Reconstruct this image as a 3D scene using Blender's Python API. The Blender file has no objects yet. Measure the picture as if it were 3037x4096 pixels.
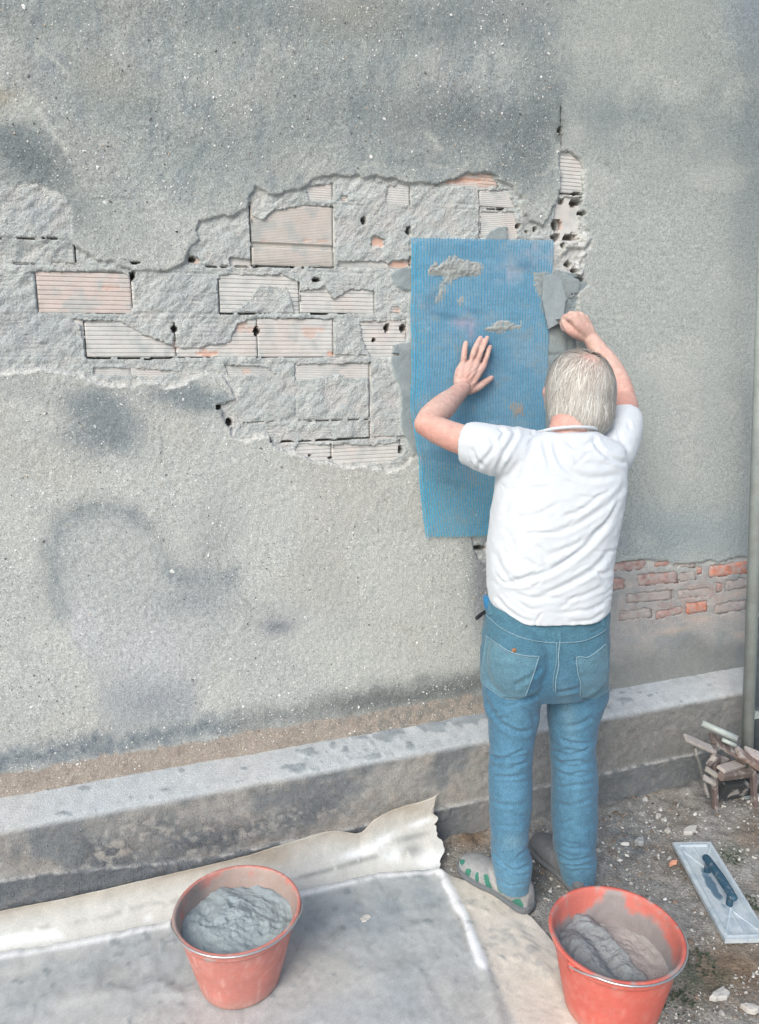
import bpy, bmesh, math, random
import numpy as np
from math import radians, sin, cos, pi, sqrt
from mathutils import Vector
from mathutils.bvhtree import BVHTree

SC = bpy.context.scene
COLL = SC.collection
rng = np.random.default_rng(7)
random.seed(7)

# ------------------------------------------------------------------ camera
FW_, FH_, FOC = 3037.0, 4096.0, 3000.0
PITCH, YAW = radians(12.2), radians(19.3)
CAM = np.array([0.0, -2.38, 1.76])
FWD = np.array([sin(YAW)*cos(PITCH), cos(YAW)*cos(PITCH), -sin(PITCH)])
RGT = np.array([cos(YAW), -sin(YAW), 0.0])
UPV = np.cross(RGT, FWD)
cd = bpy.data.cameras.new('camera')
cam = bpy.data.objects.new('camera', cd)
COLL.objects.link(cam)
cd.sensor_fit = 'VERTICAL'
cd.sensor_height = 36.0
cd.lens = 36.0*FOC/FH_
cd.clip_start = 0.05
cd.clip_end = 500
cam.location = CAM
cam.rotation_euler = Vector(FWD).to_track_quat('-Z', 'Y').to_euler()
SC.camera = cam

# ------------------------------------------------------------------ light
SUN_AZ = np.array([-0.50, -0.52]); SUN_EL = radians(38)
SUN_AZ = SUN_AZ/np.linalg.norm(SUN_AZ)
world = bpy.data.worlds.new('World'); SC.world = world
world.use_nodes = True
wn = world.node_tree
bg = wn.nodes['Background']
sky = wn.nodes.new('ShaderNodeTexSky'); sky.sky_type = 'NISHITA'
sky.sun_disc = False
sky.sun_elevation = SUN_EL
sky.sun_rotation = math.atan2(SUN_AZ[0], SUN_AZ[1])
sky.dust_density = 3.0
sky.ozone_density = 1.0
wn.links.new(sky.outputs[0], bg.inputs['Color'])
bg.inputs['Strength'].default_value = 0.15
sl = bpy.data.lights.new('sun', 'SUN'); sl.energy = 1.4; sl.angle = radians(32)
sl.color = (1.0, 0.985, 0.965)
so = bpy.data.objects.new('sun', sl); COLL.objects.link(so)
sd = Vector((-SUN_AZ[0]*cos(SUN_EL), -SUN_AZ[1]*cos(SUN_EL), -sin(SUN_EL)))
so.rotation_euler = sd.to_track_quat('-Z', 'Y').to_euler()
SC.view_settings.view_transform = 'Standard'
SC.view_settings.look = 'None'
SC.view_settings.exposure = 0.40
SC.view_settings.gamma = 1.0
SC.view_settings.use_curve_mapping = False

# ------------------------------------------------------------------ geometry helpers
def ray(x, y):
    return FWD + RGT*(x-FW_/2)/FOC - UPV*(y-FH_/2)/FOC
def P(x, y, Y=0.0):
    """point of the vertical plane y=Y seen at photo position (x, y)"""
    r = ray(x, y); return CAM + r*((Y-CAM[1])/r[1])
def G(x, y, Z=0.0):
    """point of the horizontal plane z=Z seen at photo position (x, y)"""
    r = ray(x, y); return CAM + r*((Z-CAM[2])/r[2])
def proj(V):
    d = V-CAM; z = np.maximum(d@FWD, 1e-3)
    return FW_/2+FOC*(d@RGT)/z, FH_/2-FOC*(d@UPV)/z
def depth(p): return float((np.asarray(p)-CAM)@FWD)

def hsh(ix, iy, iz, seed):
    h = (ix.astype(np.int64)*374761393 + iy.astype(np.int64)*668265263 + iz.astype(np.int64)*2147483647 + seed*974634777) & 0xffffffff
    h = ((h ^ (h >> 13))*1274126177) & 0xffffffff
    h = (h ^ (h >> 16)) & 0xffffffff
    return h.astype(np.float64)/4294967295.0*2-1
def noise2(x, y, seed=0):
    ix, iy = np.floor(x), np.floor(y); fx, fy = x-ix, y-iy
    ux, uy = fx*fx*(3-2*fx), fy*fy*(3-2*fy); z = np.zeros_like(ix)
    a, b = hsh(ix, iy, z, seed), hsh(ix+1, iy, z, seed)
    c, d = hsh(ix, iy+1, z, seed), hsh(ix+1, iy+1, z, seed)
    return (a*(1-ux)+b*ux)*(1-uy)+(c*(1-ux)+d*ux)*uy
def fbm(x, y, s, o=4, seed=0, g=0.5):
    r = 0; a = 1.0; t = 0
    for k in range(o):
        r = r+a*noise2(x/s*2**k+17.3*k, y/s*2**k-9.1*k, seed+k*13); t += a; a *= g
    return r/t*1.5
def noise3(V, seed=0):
    I = np.floor(V); f = V-I; u = f*f*(3-2*f); r = 0
    for dx in (0, 1):
        for dy in (0, 1):
            for dz in (0, 1):
                w = (u[:, 0] if dx else 1-u[:, 0])*(u[:, 1] if dy else 1-u[:, 1])*(u[:, 2] if dz else 1-u[:, 2])
                r = r+w*hsh(I[:, 0]+dx, I[:, 1]+dy, I[:, 2]+dz, seed)
    return r
def sst(a, b, x):
    t = np.clip((x-a)/(b-a), 0, 1); return t*t*(3-2*t)
def sdf(x, y, poly):
    """signed distance (negative inside) to a polygon"""
    poly = np.array(poly, float); n = len(poly)
    d = np.full(x.shape, 1e9); ins = np.zeros(x.shape, bool)
    for i in range(n):
        a, b = poly[i], poly[(i+1) % n]; e = b-a
        t = np.clip(((x-a[0])*e[0]+(y-a[1])*e[1])/max(e@e, 1e-9), 0, 1)
        d = np.minimum(d, (x-a[0]-t*e[0])**2+(y-a[1]-t*e[1])**2)
        c = (a[1] > y) != (b[1] > y)
        with np.errstate(divide='ignore', invalid='ignore'):
            ins ^= c & (x < (b[0]-a[0])*(y-a[1])/(b[1]-a[1]+1e-12)+a[0])
    d = np.sqrt(d); return np.where(ins, -d, d)
def dline(x, y, pts):
    d = np.full(x.shape, 1e9); tt = np.zeros(x.shape); n = len(pts)-1
    for i in range(n):
        a, b = np.array(pts[i], float), np.array(pts[i+1], float); e = b-a
        t = np.clip(((x-a[0])*e[0]+(y-a[1])*e[1])/max(e@e, 1e-9), 0, 1)
        q = np.hypot(x-a[0]-t*e[0], y-a[1]-t*e[1])
        m = q < d; d = np.where(m, q, d); tt = np.where(m, (i+t)/n, tt)
    return d, tt
def blob(x, y, cx, cy, rx, ry, ang=0, p=1.0):
    c, s = cos(radians(ang)), sin(radians(ang)); dx, dy = x-cx, y-cy
    return np.exp(-(((dx*c+dy*s)/rx)**2+((-dx*s+dy*c)/ry)**2)**p)
def mixc(C, col, m):
    m = np.clip(m, 0, 1)[:, None]; return C*(1-m)+np.array(col, float)[None, :]*m
def lin(c):
    c = np.clip(np.asarray(c, float)/255.0, 0, 1)
    return np.where(c <= 0.04045, c/12.92, ((c+0.055)/1.055)**2.4)
def L(r, g, b): return tuple(float(v) for v in lin((r, g, b)))

def mesh_from(name, V, F, smooth=False, col=None, attrs=None):
    """F: int array (n,4) or (n,3), or a list of such arrays"""
    Fs = [np.asarray(f, np.int32) for f in (F if isinstance(F, list) else [F]) if len(f)]
    me = bpy.data.meshes.new(name); V = np.asarray(V, float)
    me.vertices.add(len(V)); me.vertices.foreach_set('co', V.astype(np.float32).ravel())
    li = np.concatenate([f.ravel() for f in Fs]); cnt = np.concatenate([np.full(len(f), f.shape[1]) for f in Fs])
    me.loops.add(len(li)); me.loops.foreach_set('vertex_index', li.astype(np.int32))
    me.polygons.add(len(cnt)); me.polygons.foreach_set('loop_start', (np.cumsum(cnt)-cnt).astype(np.int32))
    me.polygons.foreach_set('use_smooth', np.full(len(cnt), smooth))
    me.update(calc_edges=True)
    if col is not None:
        a = me.attributes.new('Col', 'FLOAT_COLOR', 'POINT')
        c = np.ones((len(V), 4), np.float32); c[:, :3] = lin(col); a.data.foreach_set('color', c.ravel())
    for k, v in (attrs or {}).items():
        a = me.attributes.new(k, 'FLOAT', 'POINT'); a.data.foreach_set('value', np.asarray(v, np.float32))
    return me
def link(name, me, mat=None, parent=None, kind=None, label=None):
    o = bpy.data.objects.new(name, me); COLL.objects.link(o)
    if mat is not None: me.materials.append(mat)
    if parent is not None:
        o.parent = parent
        q = parent; off = np.zeros(3)
        while q is not None: off += np.array(q.location); q = q.parent
        if len(me.vertices) and off.any(): me.transform(__import__('mathutils').Matrix.Translation(-Vector(off)))
    if kind: o['kind'] = kind
    if label: o['label'] = label
    return o
def part(name, V, F, mat, parent=None, smooth=False, col=None, attrs=None, kind=None, label=None):
    return link(name, mesh_from(name, V, F, smooth, col, attrs), mat, parent, kind, label)
def thing(name, label, cat, loc=(0, 0, 0), group=None):
    o = bpy.data.objects.new(name, None); COLL.objects.link(o)
    o.location = tuple(float(v) for v in loc); o.empty_display_size = 0.1
    o['label'] = label; o['category'] = cat
    if group: o['group'] = group
    return o
def gridF(nu, nv, off=0):
    i = np.arange(nu*nv).reshape(nu, nv)+off
    return np.stack([i[:-1, :-1].ravel(), i[1:, :-1].ravel(), i[1:, 1:].ravel(), i[:-1, 1:].ravel()], 1)

# ---- solids from rings (closed shells)
def rings_mesh(R):
    """R: (m,n,3) rings -> V, [quads], tri caps"""
    R = np.asarray(R); m, n = R.shape[:2]
    V = R.reshape(-1, 3); j = np.arange(n); jn = (j+1) % n
    Q = []
    for i in range(m-1):
        Q.append(np.stack([i*n+j, i*n+jn, (i+1)*n+jn, (i+1)*n+j], 1))
    Q = np.concatenate(Q)
    c0, c1 = len(V), len(V)+1
    V = np.vstack([V, R[0].mean(0), R[-1].mean(0)])
    T = np.vstack([np.stack([np.full(n, c0), jn, j], 1), np.stack([np.full(n, c1), (m-1)*n+j, (m-1)*n+jn], 1)])
    return V, Q, T
def catmull(A, k=6):
    A = np.asarray(A, float); out = []
    for i in range(len(A)-1):
        p0, p1, p2, p3 = A[max(i-1, 0)], A[i], A[i+1], A[min(i+2, len(A)-1)]
        for t in np.linspace(0, 1, k, endpoint=False):
            out.append(0.5*(2*p1+(p2-p0)*t+(2*p0-5*p1+4*p2-p3)*t*t+(3*p1-p0-3*p2+p3)*t**3))
    out.append(A[-1]); return np.array(out)
def tube(pts, rad, n=20, flat=None, k=5, cap=True, smoothed=True):
    """tapered tube with round ends; flat=(axis, factor) squashes it along an axis"""
    A = np.hstack([np.asarray(pts, float), np.asarray(rad, float).reshape(len(pts), -1)])
    if smoothed and len(A) > 2: A = catmull(A, k)
    C, r = A[:, :3], A[:, 3]
    T = np.gradient(C, axis=0); T /= np.linalg.norm(T, axis=1)[:, None]+1e-12
    if cap:
        cs, rs, ts = [], [], []
        for s in (0.98, 0.8, 0.5, 0.2): cs.append(C[0]-T[0]*r[0]*s); rs.append(r[0]*sqrt(1-s*s)); ts.append(T[0])
        ce, re, te = [], [], []
        for s in (0.2, 0.5, 0.8, 0.98): ce.append(C[-1]+T[-1]*r[-1]*s); re.append(r[-1]*sqrt(1-s*s)); te.append(T[-1])
        C = np.vstack([cs, C, ce]); r = np.concatenate([rs, r, re]); T = np.vstack([ts, T, te])
    up = np.array([0.13, 0.31, 0.94]); N = []
    u = np.cross(T[0], up); u /= np.linalg.norm(u)
    R = []; a = np.linspace(0, 2*pi, n, endpoint=False)
    for i in range(len(C)):
        u = u-T[i]*(u@T[i]); u /= np.linalg.norm(u); v = np.cross(T[i], u)
        ring = r[i]*(np.cos(a)[:, None]*u+np.sin(a)[:, None]*v)
        if flat is not None:
            ax = np.asarray(flat[0], float); ax = ax/np.linalg.norm(ax)
            ring = ring-(1-flat[1])*(ring@ax)[:, None]*ax
        R.append(C[i]+ring)
    return rings_mesh(R)
def loft(rings, n=40, k=5, power=2.0):
    """rings: list of (center3, axisA3, a, axisB3, b)"""
    A = np.array([np.concatenate([np.asarray(c, float), np.asarray(u, float)*a, np.asarray(v, float)*b]) for c, u, a, v, b in rings])
    A = catmull(A, k); t = np.linspace(0, 2*pi, n, endpoint=False)
    ct, st = np.cos(t), np.sin(t)
    ct = np.sign(ct)*np.abs(ct)**(2/power); st = np.sign(st)*np.abs(st)**(2/power)
    return rings_mesh([r[:3]+ct[:, None]*r[3:6]+st[:, None]*r[6:9] for r in A])
def ellip(c, A, n=24):
    """ellipsoid, A: 3x3 rows = semi axes"""
    A = np.asarray(A, float); R = []
    for ph in np.linspace(-0.97*pi/2, 0.97*pi/2, n//2+1):
        t = np.linspace(0, 2*pi, n, endpoint=False)
        R.append(np.asarray(c)+np.cos(ph)*(np.cos(t)[:, None]*A[0]+np.sin(t)[:, None]*A[1])+np.sin(ph)*A[2])
    return rings_mesh(R)
def fuse(shells, voxel, smooth=2, name='fused'):
    """unite closed shells into one continuous surface -> V (n,3), F (m,4), N"""
    Vs, Fs, off = [], [], 0
    for V, Q, T in shells:
        Vs.append(V); Fs += [Q+off, T+off]; off += len(V)
    me = mesh_from(name, np.vstack(Vs), Fs)
    bm = bmesh.new(); bm.from_mesh(me); bmesh.ops.recalc_face_normals(bm, faces=bm.faces); bm.to_mesh(me); bm.free()
    o = bpy.data.objects.new(name, me); COLL.objects.link(o)
    m = o.modifiers.new('r', 'REMESH'); m.mode = 'VOXEL'; m.voxel_size = voxel; m.adaptivity = 0
    if smooth:
        s = o.modifiers.new('s', 'SMOOTH'); s.iterations = smooth; s.factor = 0.5
    dg = bpy.context.evaluated_depsgraph_get(); dg.update()
    ev = o.evaluated_get(dg); m2 = ev.to_mesh()
    n = len(m2.vertices); V = np.empty(n*3, np.float32); m2.vertices.foreach_get('co', V)
    N = np.empty(n*3, np.float32); m2.vertex_normals.foreach_get('vector', N)
    nl = len(m2.loops); li = np.empty(nl, np.int32); m2.loops.foreach_get('vertex_index', li)
    npoly = len(m2.polygons); lt = np.empty(npoly, np.int32); m2.polygons.foreach_get('loop_total', lt)
    ls = np.cumsum(lt)-lt
    q = ls[lt == 4]; t = ls[lt == 3]
    F = [li[q[:, None]+np.arange(4)], li[t[:, None]+np.arange(3)]] if len(t) else [li[q[:, None]+np.arange(4)]]
    ev.to_mesh_clear(); bpy.data.objects.remove(o); bpy.data.meshes.remove(me)
    return V.reshape(-1, 3).astype(float), F, N.reshape(-1, 3).astype(float)
def box_pts(a, b, w, t, up=(0, 0, 1)):
    """bar from a to b, width w along side axis, thickness t along up axis"""
    a, b = np.array(a, float), np.array(b, float); d = b-a; d /= np.linalg.norm(d)
    s = np.cross(d, up); s /= np.linalg.norm(s); u = np.cross(s, d)
    V = [p+s*w/2*i+u*t/2*j for p in (a, b) for i, j in ((-1, -1), (1, -1), (1, 1), (-1, 1))]
    F = np.array([[0, 1, 2, 3], [7, 6, 5, 4], [0, 4, 5, 1], [1, 5, 6, 2], [2, 6, 7, 3], [3, 7, 4, 0]])
    return np.array(V), F
def bevel_me(me, w, seg=2):
    bm = bmesh.new(); bm.from_mesh(me); bmesh.ops.recalc_face_normals(bm, faces=bm.faces)
    bmesh.ops.bevel(bm, geom=list(bm.edges), offset=w, segments=seg, affect='EDGES', profile=0.5); bm.to_mesh(me); bm.free()

# ------------------------------------------------------------------ materials
def mat(name, color=None, rough=0.9, noise=(0.12, 60.0), fine=(0.10, 400.0), bump=(0.25, 300.0, 0.002), peb=0.0,
        sss=0.0, metal=0.0, spec=0.3, sheen=0.0, wave=None, dirt=None, pebscale=95.0):
    m = bpy.data.materials.new(name); m.use_nodes = True
    nt = m.node_tree; N = nt.nodes; Lk = nt.links
    b = N['Principled BSDF']; b.inputs['Roughness'].default_value = rough
    b.inputs['Metallic'].default_value = metal
    b.inputs['Specular IOR Level'].default_value = spec
    if sss:
        b.inputs['Subsurface Weight'].default_value = sss; b.inputs['Subsurface Radius'].default_value = (0.02, 0.008, 0.004)
        b.inputs['Subsurface Scale'].default_value = 0.5
    if sheen: b.inputs['Sheen Weight'].default_value = sheen
    tc = N.new('ShaderNodeTexCoord'); co = tc.outputs['Object']
    if color is None:
        a = N.new('ShaderNodeAttribute'); a.attribute_name = 'Col'; cur = a.outputs['Color']
    else:
        a = N.new('ShaderNodeRGB'); a.outputs[0].default_value = (*color, 1); cur = a.outputs[0]
    def tex(scale, detail=4):
        n = N.new('ShaderNodeTexNoise'); n.inputs['Scale'].default_value = scale; n.inputs['Detail'].default_value = detail
        n.inputs['Roughness'].default_value = 0.6; Lk.new(co, n.inputs['Vector']); return n.outputs['Fac']
    def mrange(s, a0, a1, b0, b1):
        r = N.new('ShaderNodeMapRange'); r.inputs['From Min'].default_value = a0; r.inputs['From Max'].default_value = a1
        r.inputs['To Min'].default_value = b0; r.inputs['To Max'].default_value = b1; Lk.new(s, r.inputs['Value']); return r.outputs[0]
    def mul(c, fac):
        v = N.new('ShaderNodeVectorMath'); v.operation = 'SCALE'; Lk.new(c, v.inputs[0]); Lk.new(fac, v.inputs['Scale']); return v.outputs[0]
    def mathn(op, x, y):
        q = N.new('ShaderNodeMath'); q.operation = op
        for i, s in enumerate((x, y)):
            if isinstance(s, (int, float)): q.inputs[i].default_value = s
            else: Lk.new(s, q.inputs[i])
        return q.outputs[0]
    if noise: cur = mul(cur, mrange(tex(noise[1]), 0.3, 0.7, 1-noise[0], 1+noise[0]))
    if fine: cur = mul(cur, mrange(tex(fine[1], 2), 0.3, 0.7, 1-fine[0], 1+fine[0]))
    if dirt:
        mx = N.new('ShaderNodeMix'); mx.data_type = 'RGBA'
        Lk.new(mrange(tex(dirt[1], 6), dirt[2], dirt[3], 0, dirt[4]), mx.inputs['Factor']); Lk.new(cur, mx.inputs['A'])
        mx.inputs['B'].default_value = (*dirt[0], 1); cur = mx.outputs['Result']
    hgt = mathn('MULTIPLY', tex(bump[1], 5), 1.0)
    if peb:
        at = N.new('ShaderNodeAttribute'); at.attribute_name = 'peb'; pa = at.outputs['Fac']
        for sc, th, br in ((pebscale, 0.26, 1.8), (pebscale*1.9, 0.30, 1.5), (pebscale*1.3, 0.22, 0.4)):
            vo = N.new('ShaderNodeTexVoronoi'); vo.inputs['Scale'].default_value = sc; Lk.new(co, vo.inputs['Vector'])
            se = N.new('ShaderNodeSeparateColor'); Lk.new(vo.outputs['Color'], se.inputs[0])
            on = mathn('GREATER_THAN', se.outputs[0], 0.62)
            k = mrange(vo.outputs['Distance'], th, th*0.6, 0, 1)
            k = mathn('MULTIPLY', mathn('MULTIPLY', k, on), pa)
            f = mathn('MULTIPLY', k, mrange(se.outputs[1], 0, 1, 0.3*(br-1), (br-1)))
            cur = mul(cur, mathn('ADD', f, 1.0))
            hgt = mathn('ADD', hgt, mathn('MULTIPLY', k, 0.8 if br > 1 else -0.8))
    if wave:
        w = N.new('ShaderNodeTexWave'); w.inputs['Scale'].default_value = wave[0]; w.inputs['Distortion'].default_value = 1.5
        w.bands_direction = 'DIAGONAL'; Lk.new(co, w.inputs['Vector'])
        cur = mul(cur, mrange(w.outputs['Fac'], 0, 1, 1-wave[1], 1+wave[1]))
    Lk.new(cur, b.inputs['Base Color'])
    bp = N.new('ShaderNodeBump'); bp.inputs['Strength'].default_value = bump[0]; bp.inputs['Distance'].default_value = bump[2]
    Lk.new(hgt, bp.inputs['Height']); Lk.new(bp.outputs[0], b.inputs['Normal'])
    return m

M_PLASTER = mat('cement_plaster', rough=0.95, noise=(0.12, 70), fine=(0.30, 230), bump=(0.5, 220, 0.004), peb=1.0)
M_ROUGH = mat('rough_mortar', rough=0.97, noise=(0.07, 60), fine=(0.15, 260), bump=(0.9, 190, 0.007))
M_BLOCK = mat('clay_block', rough=0.9, noise=(0.07, 30), fine=(0.06, 400), bump=(0.3, 300, 0.002))
M_BASE = mat('plinth_cement', rough=0.95, noise=(0.12, 30), fine=(0.16, 240), bump=(0.8, 220, 0.005), peb=0.6)
M_GROUND = mat('earth', rough=1.0, noise=(0.22, 22), fine=(0.25, 160), bump=(1.0, 120, 0.01), peb=0.8, pebscale=70)
M_STONE = mat('stone', rough=0.9, noise=(0.12, 60), fine=(0.1, 300), bump=(0.4, 200, 0.002))
M_SHEET = mat('sheet', rough=0.6, noise=(0.07, 25), fine=(0.10, 220), bump=(0.25, 60, 0.003), spec=0.4)
M_WET = mat('wet_mortar', rough=0.75, noise=(0.08, 45), fine=(0.10, 350), bump=(0.6, 180, 0.004), spec=0.4)

# ================================================================== WALL
# damaged outline in photo coordinates
DMG = [(-500, 740), (0, 745), (60, 745), (150, 740), (215, 760), (260, 800), (290, 850), (290, 900), (285, 955), (300, 990), (345, 1015), (430, 1050),
       (465, 1035), (500, 1065), (560, 1085), (640, 1090), (705, 1070), (735, 1045), (765, 990), (800, 960), (790, 930), (800, 890), (850, 870),
       (930, 870), (985, 835), (995, 790), (1015, 755), (1040, 770), (1100, 785), (1160, 770), (1215, 755), (1250, 728), (1300, 712), (1335, 703),
       (1420, 700), (1450, 718), (1530, 716), (1600, 722), (1640, 738), (1680, 732), (1720, 738), (1780, 735), (1830, 715), (1862, 692), (1930, 695),
       (1975, 708), (2010, 735), (2050, 745), (2075, 790), (2080, 850), (2110, 890), (2160, 905), (2190, 870), (2215, 820), (2235, 770), (2238, 690),
       (2240, 610), (2275, 598), (2310, 625), (2328, 690), (2332, 760), (2322, 830), (2330, 900), (2372, 935), (2365, 985), (2330, 1030), (2325, 1080),
       (2335, 1110), (2345, 1145), (2312, 1185), (2305, 1250), (2330, 1300), (2300, 1400), (2330, 1500), (2330, 1650), (2270, 1760), (2150, 1860),
       (1950, 1880), (1800, 1850), (1640, 1832), (1610, 1868), (1545, 1885), (1500, 1868), (1420, 1868), (1340, 1856), (1250, 1845), (1170, 1808),
       (1090, 1788), (1068, 1745), (1035, 1742), (990, 1768), (935, 1755), (918, 1705), (880, 1660), (868, 1620), (940, 1605), (925, 1545),
       (885, 1503), (800, 1500), (720, 1535), (665, 1553), (630, 1532), (560, 1530), (500, 1540), (440, 1545), (390, 1530), (340, 1503),
       (250, 1492), (180, 1482), (60, 1488), (0, 1500), (-500, 1500)]
DMG2 = [(1880, 2120), (1965, 2115), (2100, 2120), (2100, 2240), (1960, 2240), (1905, 2230), (1885, 2180)]
DMG3 = [(2380, 2262), (2440, 2256), (2500, 2240), (2590, 2234), (2625, 2238), (2665, 2240), (2690, 2262), (2730, 2255), (2790, 2244), (2835, 2237), (2865, 2250),
        (2905, 2232), (2935, 2224), (2990, 2228), (3060, 2215), (3400, 2170), (3700, 2150), (3700, 2900), (2330, 3050), (2300, 2840), (2345, 2700), (2270, 2590), (2320, 2500), (2280, 2420), (2340, 2350), (2310, 2290)]
FRESH = [[(1555, 1095), (1580, 1078), (1650, 1072), (1650, 1160), (1590, 1150), (1570, 1130)],
         [(1640, 1110), (1700, 1000), (1900, 960), (2050, 1010), (2120, 1090), (2240, 1080), (2320, 1110), (2345, 1145), (2312, 1185), (2300, 1240), (2300, 1420),
          (2290, 1500), (2250, 1800), (2100, 1900), (1900, 1900), (1760, 1950), (1650, 1800), (1620, 1740), (1600, 1700), (1600, 1560), (1580, 1510), (1560, 1450), (1570, 1380), (1640, 1360)],
         [(1930, 960), (1955, 925), (1990, 905), (2030, 905), (2035, 960), (2000, 980), (1940, 985)]]
# exposed block faces
EXPO = [[(1225, 748), (1332, 735), (1332, 800), (1235, 802)],
        [(1095, 845), (1230, 822), (1333, 825), (1333, 1064), (1008, 1064), (1006, 866), (1050, 880)],
        [(1548, 748), (1640, 745), (1640, 818), (1545, 815)],
        [(1740, 744), (1792, 724), (1860, 700), (1960, 700), (1990, 742)],
        [(1920, 765), (2030, 762), (2055, 832), (1921, 832)], [(1921, 850), (2055, 850), (2070, 952), (1921, 952)],
        [(120, 1088), (470, 1085), (524, 1110), (524, 1252), (150, 1252), (143, 1105)],
        [(878, 1102), (1130, 1100), (1190, 1130), (1196, 1252), (1180, 1255), (1150, 1150), (1040, 1140), (960, 1230), (880, 1252)],
        [(1200, 1170), (1300, 1150), (1330, 1200), (1400, 1160), (1494, 1165), (1496, 1252), (1200, 1254)],
        [(290, 1282), (480, 1285), (560, 1335), (640, 1365), (702, 1392), (700, 1428), (345, 1428), (325, 1300)],
        [(702, 1390), (760, 1398), (920, 1372), (950, 1292), (1031, 1277), (1031, 1426), (703, 1428)],
        [(1031, 1276), (1333, 1276), (1333, 1426), (1031, 1426)], [(1440, 1290), (1624, 1282), (1624, 1426), (1480, 1426), (1445, 1345)],
        [(375, 1472), (527, 1476), (700, 1484), (640, 1502), (480, 1500), (375, 1497)], [(900, 1460), (1060, 1468), (1105, 1500), (915, 1502)],
        [(1182, 1460), (1476, 1455), (1476, 1512), (1385, 1512), (1355, 1492), (1250, 1515), (1182, 1519)],
        [(1190, 1776), (1322, 1780), (1325, 1842), (1240, 1836), (1180, 1800)], [(1330, 1776), (1470, 1782), (1590, 1772), (1600, 1800), (1560, 1852), (1400, 1848), (1330, 1850)],
        [(1485, 955), (1500, 945), (1536, 957), (1536, 987), (1485, 987)], [(1553, 1062), (1568, 1042), (1640, 1041), (1640, 1076), (1555, 1077)],
        [(755, 1022), (800, 1035), (795, 1055), (752, 1058)], [(920, 1032), (1003, 1040), (1003, 1062), (920, 1060)], [(1350, 1045), (1545, 1048), (1545, 1068), (1350, 1066)],
        [(1570, 1228), (1602, 1232), (1600, 1253), (1568, 1252)], [(1365, 792), (1390, 790), (1388, 806), (1366, 805)],
        [(2238, 612), (2285, 612), (2322, 660), (2326, 768), (2236, 770)],
        [(2225, 795), (2322, 790), (2318, 835), (2310, 960), (2215, 965), (2215, 870)], [(1610, 925), (1640, 915), (1640, 945)], [(1960, 2150), (1920, 2195), (1960, 2225), (2000, 2220)]]
BRICKS = [[(2440, 2248), (2583, 2236), (2583, 2276), (2440, 2290), 'd'], [(2612, 2248), (2675, 2240), (2675, 2262), (2612, 2268), 'r'], [(2420, 2318), (2496, 2308), (2496, 2356), (2420, 2366), 'd'],
          [(2546, 2296), (2712, 2282), (2712, 2331), (2546, 2346), 'd'], [(2783, 2268), (2806, 2266), (2806, 2294), (2783, 2297), 'r'],
          [(2833, 2262), (2987, 2243), (2990, 2296), (2836, 2310), 'o'], [(2895, 2322), (2980, 2308), (2984, 2350), (2897, 2366), 'p'],
          [(2706, 2358), (2850, 2342), (2850, 2384), (2706, 2398), 'p'], [(2737, 2408), (2828, 2398), (2828, 2446), (2740, 2460), 'o'], [(2618, 2444), (2735, 2420), (2735, 2452), (2618, 2480), 'd'],
          [(2684, 2246), (2780, 2254), (2780, 2270), (2684, 2268), 'p'], [(2712, 2290), (2780, 2280), (2783, 2318), (2712, 2330), 'p'], [(2500, 2372), (2690, 2356), (2690, 2398), (2500, 2414), 'p'], [(2850, 2412), (2985, 2396), (2985, 2440), (2850, 2458), 'p'], [(2470, 2442), (2606, 2430), (2606, 2470), (2470, 2484), 'p'], [(2860, 2330), (2888, 2326), (2888, 2366), (2860, 2372), 'd']]
CRACKS = [([(999, 812), (1001, 900), (1006, 968)], 8), ([(1005, 990), (1008, 1062)], 7), ([(1330, 736), (1330, 785)], 5), ([(1329, 830), (1333, 900), (1335, 1066)], 8), ([(1639, 745), (1640, 820)], 3.5),
          ([(1640, 905), (1640, 945)], 6), ([(1640, 1030), (1641, 1060)], 5), ([(524, 1096), (526, 1140), (530, 1222)], 9), ([(873, 1122), (878, 1198)], 8), ([(878, 1200), (880, 1250)], 3.5), ([(297, 982), (303, 1048)], 7), ([(151, 1110), (158, 1240)], 4),
          ([(334, 1285), (340, 1345), (348, 1430)], 5), ([(697, 1290), (700, 1420)], 4.5), ([(1024, 1285), (1028, 1330), (1034, 1425)], 5), ([(1332, 1280), (1334, 1424)], 4.5), ([(1622, 1293), (1624, 1348)], 6),
          ([(1181, 1455), (1183, 1520)], 4), ([(1477, 1450), (1479, 1560), (1480, 1665)], 7), ([(1478, 1690), (1480, 1750)], 6), ([(1324, 1778), (1330, 1838)], 6), ([(1195, 1130), (1197, 1250)], 5), ([(1495, 1170), (1496, 1252)], 5),
          ([(1080, 1725), (1082, 1768)], 5), ([(1186, 1755), (1187, 1768)], 5), ([(1918, 765), (1918, 950)], 3.5), ([(1597, 1765), (1600, 1790)], 6),
          ([(350, 1432), (600, 1436), (700, 1430)], 3.8), ([(1030, 1429), (1335, 1424), (1590, 1420)], 5), ([(703, 1430), (860, 1428)], 4), ([(330, 1253), (500, 1252)], 4), ([(1245, 1254), (1350, 1254), (1420, 1254)], 6), ([(880, 1255), (1060, 1254)], 4.5), ([(1010, 1066), (1330, 1070)], 5),
          ([(820, 1066), (1000, 1068)], 4), ([(1200, 1682), (1300, 1682), (1470, 1678)], 4.5), ([(1125, 1768), (1240, 1764), (1400, 1756), (1478, 1750)], 5), ([(1480, 1750), (1620, 1746)], 4), ([(970, 1690), (1090, 1692)], 5),
          ([(0, 955), (230, 956)], 2.4), ([(20, 1055), (300, 1056)], 2.4), ([(1925, 836), (2040, 838)], 6), ([(1740, 744), (1990, 745)], 3.5), ([(2238, 440), (2236, 500), (2240, 590)], 6), ([(2236, 772), (2325, 778)], 8)]
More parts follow.
